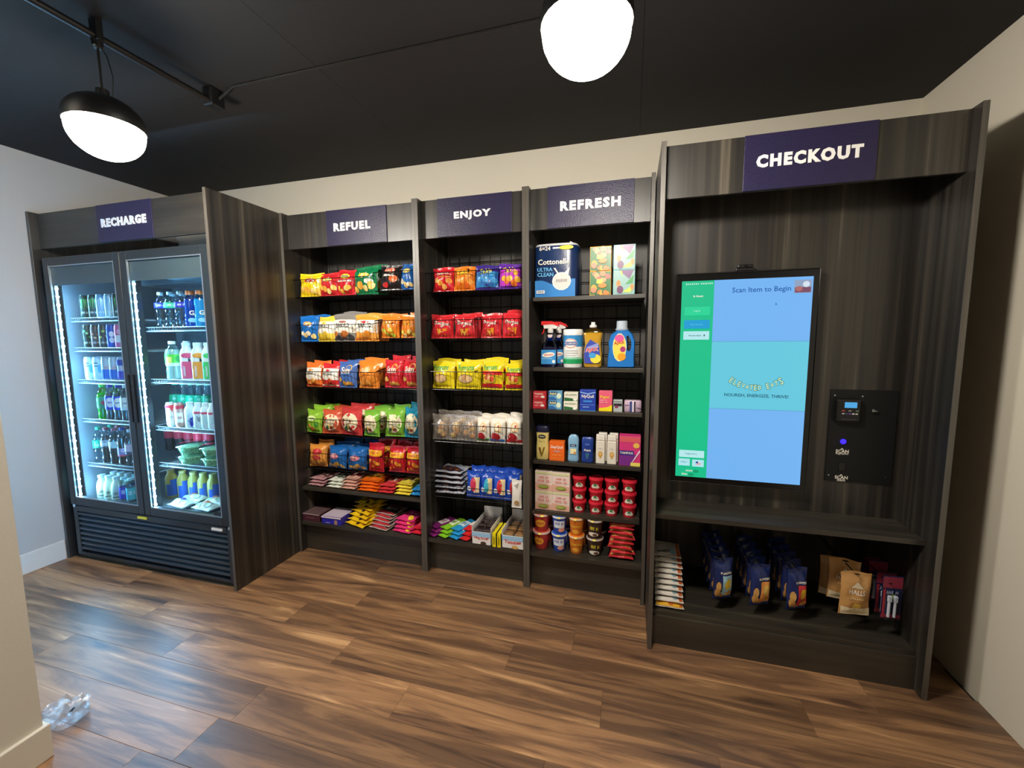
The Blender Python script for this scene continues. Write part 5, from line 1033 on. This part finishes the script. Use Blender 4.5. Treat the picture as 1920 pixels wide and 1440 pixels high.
rowput([('teal label soda bottle', bot('soda', .034, .25, GL, '#2a9a7a', '#12b08a', [('q', 0, .5, 1, .08, '#c8f0e0')], (.42, .64))), ('dark soda bottle with grey label', bot('soda', .034, .25, GL, '#8a4a50', '#8a8f9a', [('q', 0, .55, 1.2, .08, '#e8e0d8')], (.48, .66), '#3a2a2a')), ('dark soda bottle with white label', bot('soda', .036, .25, GL, '#8a4a50', '#c8e4e4', [('p', [(-.7, .52), (.8, .6), (.8, .54), (-.6, .46)], '#3a4a5a')], (.46, .64), '#3a2a2a')), ('violet label cola bottle', bot('soda', .034, .26, GL, '#3a3a8a', '#9a90cc', [('r', -1.3, 1.3, .24, .28, '#f0506a'), ('e', 0, .4, .5, .06, '#d8c8e8')], (.24, .46), '#2c2424')), ('clear pink soda bottle', bot('soda', .034, .25, GL, '#d8dce4', '#d8b8cc', [], (.4, .6)))], wL[4], (187, 201, 217, 232, 246), 835, LZ[4])
MK = [('q', 0, .3, 1.0, .12, '#4a4a44'), ('r', -.8, .8, .12, .16, '#6a6a60')]
rowput([('cream coloured drink bottle', bot('milk', .034, .165, mat('#d4dcc0', .35), '#c9d4d4', None, MK))]*3+[('violet label protein shake', bot('wide', .031, .165, GL, '#b8e0e4', '#3a34b0', [('q', 0, .4, 1.2, .2, '#e0e4f4')], (.1, .6))), ('turquoise label protein shake', bot('wide', .031, .165, GL, '#b8e0e4', '#4ab8c4', [('q', 0, .4, 1.2, .2, '#e0f4f4')], (.1, .6)))], wL[5], (192, 205, 219, 233, 246), 905, LZ[5])
WB = lambda c, t=None: bot('water', .034, .225, GL, '#d4eef4', c, [('q', 0, .63, 1.1, .06, W_)], (.56, .7))
G = [('t', 'G', 0, .4, .7, W_), ('e', 0, .2, .6, .06, '#8fd0f0')]
rowput([('blue banded water bottle', WB('#2b2fb8')), ('green banded water bottle', WB('#3ad08a')), ('blue banded water bottle', WB('#2b2fb8')), ('deep blue sports drink with orange cap', bot('sport', .036, .225, clear('#4ab0e8', .12), '#f0884a', None, G, None, '#1278c8')), ('sky blue sports drink with orange cap', bot('sport', .036, .225, clear('#8ad8f4', .12), '#f0884a', None, G, None, '#6ac8ec')), ('sky blue sports drink with orange cap', bot('sport', .036, .225, clear('#8ad8f4', .12), '#f0884a', None, G, None, '#6ac8ec'))], wR[0], (303, 321, 340, 359, 378, 396), 585, RZf[0])
CORE = lambda c: bot('wide', .037, .235, mat('#e6eef0', .3), '#d0eef0', None, [('r', -1.2, 1.2, .05, .5, c), ('p', [(-1, .42), (.2, .6), (1, .44), (1, .34), (.2, .5), (-1, .32)], '#3a3a44'), ('e', 0, .66, .9, .07, c), ('q', -.5, .25, .3, .3, '#f0f0f0')])
rowput([('clear bottle with leafy green label', bot('water', .042, .245, GL, '#e0f0ec', '#5ac83a', [('r', -.9, -.2, .4, .6, '#f0d86a'), ('r', -1.2, 1.2, .36, .44, '#dcf0e8'), ('e', .6, .55, .4, .08, '#2f9a3a')], (.36, .66), '#c4d4c0')), ('white capped drink with pink label', CORE('#e0507a')), ('white capped drink with orange label', CORE('#f0a03a')), ('white capped drink with green label', CORE('#4ac86a'))], wR[1], (326, 352, 373, 393), 685, RZf[1], 1)
rowput([('white can with red top', can('#e4ece8', [('r', -1.4, 1.4, .78, .9, '#d83a4a'), ('p', [(-.2, .8), (.6, .8), (.3, .6)], '#d83a4a'), ('q', 0, .4, .8, .12, '#9aa8a8')], .026)), ('pink and white can', can('#d8a08a', [('r', -1.4, 1.4, .76, .9, '#d83a4a'), ('r', -.6, .6, .2, .6, '#f0e8e0'), ('q', 0, .4, .8, .12, '#c86a5a')], .026)), ('white and blue protein bottle', bot('wide', .033, .165, mat('#e8f0f2', .3), '#eef4f4', None, [('e', .5, .25, .8, .28, '#1f2fb0'), ('e', -.1, .5, .35, .1, '#c8e0e8'), ('q', -.2, .3, .7, .1, '#5a8ab8')])), ('white shake bottle with red band', bot('wide', .03, .165, mat('#e4ecec', .3), '#eef4f4', None, [('r', -1.3, 1.3, .58, .66, '#e0485a'), ('p', [(-.5, .5), (.4, .5), (.1, .25), (-.3, .3)], '#8a949a')])), ('white shake bottle with red band', bot('wide', .03, .165, mat('#e4ecec', .3), '#eef4f4', None, [('r', -1.3, 1.3, .58, .66, '#e0485a'), ('r', -.4, .5, .2, .5, '#b8dce0')])), ('white shake bottle with red band', bot('wide', .03, .165, mat('#e4ecec', .3), '#eef4f4', None, [('r', -1.3, 1.3, .58, .66, '#e0485a'), ('r', -.4, .5, .2, .5, '#b8dce0')]))], wR[2], (320, 336, 357, 372, 386, 399), 770, RZf[2], 0)
rowput([('tall clear soda with green label', bot('soda', .036, .27, GL, '#4ac8a0', '#17a87a', [('q', 0, .58, 1, .08, '#b8f0d8')], (.46, .68)))]*5, 'back of third right fridge shelf', (330, 345, 360, 375, 390), 750, RZf[2], 0, -.62)
rowput([('dark soda with red label', bot('soda', .034, .24, GL, '#b84050', '#d83a50', [], (.4, .66), '#3a2020'))]*5, 'back of fourth right fridge shelf', (322, 340, 358, 376, 394), 850, RZf[3], 0, -.58)
def salad(x, z, lab, src=[None]):
    if src[0]: return dup(src[0], (x, YI+.02, z), lab)
    t = thing('salad_bowl', lab, 'salad bowl', (x, YI+.02, z), 'stacked salad bowls'); src[0] = t; r = .088
    MB().lathe([(r*.7, 0), (r*.75, .002), (r*.93, .05), (r, .052)], clear('#e0f4e8', .12), 28, cap=False).build('bowl', t, smooth=True)
    MB().lathe([(r*.66, .003), (r*.72, .006), (r*.88, .046), (r*.5, .05), (0, .047)], streaks('salad_leaves', ['#3f7a3a', '#9cc878', '#dcecc0', '#6aa050', '#d8e8d0'], 'z', (55, 40), .5, .4), 24).build('salad', t, smooth=True)
    MB().lathe([(r*1.03, .05), (r*1.04, .056), (r*.98, .062), (r*.9, .066), (0, .066)], clear('#dcf0f0', .18), 28, cap=False).build('lid', t, smooth=True)
    return t
for i, px in enumerate((356, 400)):
    x = A(px, 850, YI).x
    for k in range(2): salad(x, RZf[3]+.007+k*.067, 'clear round salad bowl, %s %s of four' % (('lower', 'upper')[k], ('left', 'right')[i]))
rowput([('yellow juice bottle with blue label', bot('wide', .037, .2, mat('#b8a850', .3), '#c0b46a', None, [('r', -.9, 1.2, .08, .5, '#2f62c0'), ('r', -.2, 1.2, .5, .66, '#2f62c0')]))]*5, 'back of right fridge floor', (322, 344, 364, 382, 400), 905, RZf[4], 0, -.66)
for k, (px, py, Y, dz, nm) in enumerate(((340, 935, -.80, 0, 'front left'), (386, 940, -.80, 0, 'front right'), (362, 915, -.71, .0, 'back left'), (404, 915, -.71, .0, 'back right'))):
    x = A(px, py, Y).x
    if k == 0:
        sw = bag('sandwich_wrap', 'white wrapped sandwich, %s on right fridge floor' % nm, 'sandwich', (x, Y+.005, RZf[4]+.001), .17, .1, .055, '#dfeae2', [('r', -.3, .2, .4, .7, '#3a2fa8'), ('q', .4, .5, .6, .2, '#8aa09a'), ('f', 4, .15, .4, ['#c8dcc0', '#b0c8a8', '#d8c8a8'], .2, 2)], 'wrapped sandwiches', -.15, 0, None, True); sc_ = sw
    elif k == 1:
        sc_ = bag('sandwich_wrap', 'white wrapped sandwich, %s on right fridge floor' % nm, 'sandwich', (x, Y+.005, RZf[4]+.001), .17, .1, .055, '#dfeae2', [('r', -.5, .3, .4, .75, '#e0825a'), ('q', .5, .5, .5, .2, '#8aa09a'), ('f', 4, .15, .4, ['#c8dcc0', '#b0c8a8', '#d8c8a8'], .2, 3)], 'wrapped sandwiches', -.1, 0, None, True)
    else: dup(sc_, (x, Y+.005, RZf[4]+.001), 'white wrapped sandwich, %s on right fridge floor' % nm, .1)

# ------------------------------------------------------------------ crumpled clear wrapper on the floor beside the partition
rd = random.Random(8); bm = bmesh.new(); bmesh.ops.create_icosphere(bm, subdivisions=3, radius=1)
for v in bm.verts:
    k = 1+rd.uniform(-.32, .22); v.co = Vector((v.co.x*.085*k, v.co.y*.075*k, (v.co.z+.9)*.032*k))
    v.co.z = max(v.co.z, .001)
me = bpy.data.meshes.new('film'); bm.to_mesh(me); bm.free(); me.materials.append(film('#c8ccd0', .05, .24))
wp = thing('plastic_wrapper', 'crumpled clear plastic wrapper lying on the floor by the partition', 'wrapper', (-2.15, -1.80, .0))
o = bpy.data.objects.new('film', me); COL.objects.link(o); o.parent = wp
MB().add([(.045, -.01, .05), (.062, -.008, .054), (.06, .004, .062), (.05, .002, .06)], [(0, 1, 2, 3)], BLK).build('black_tag', wp)
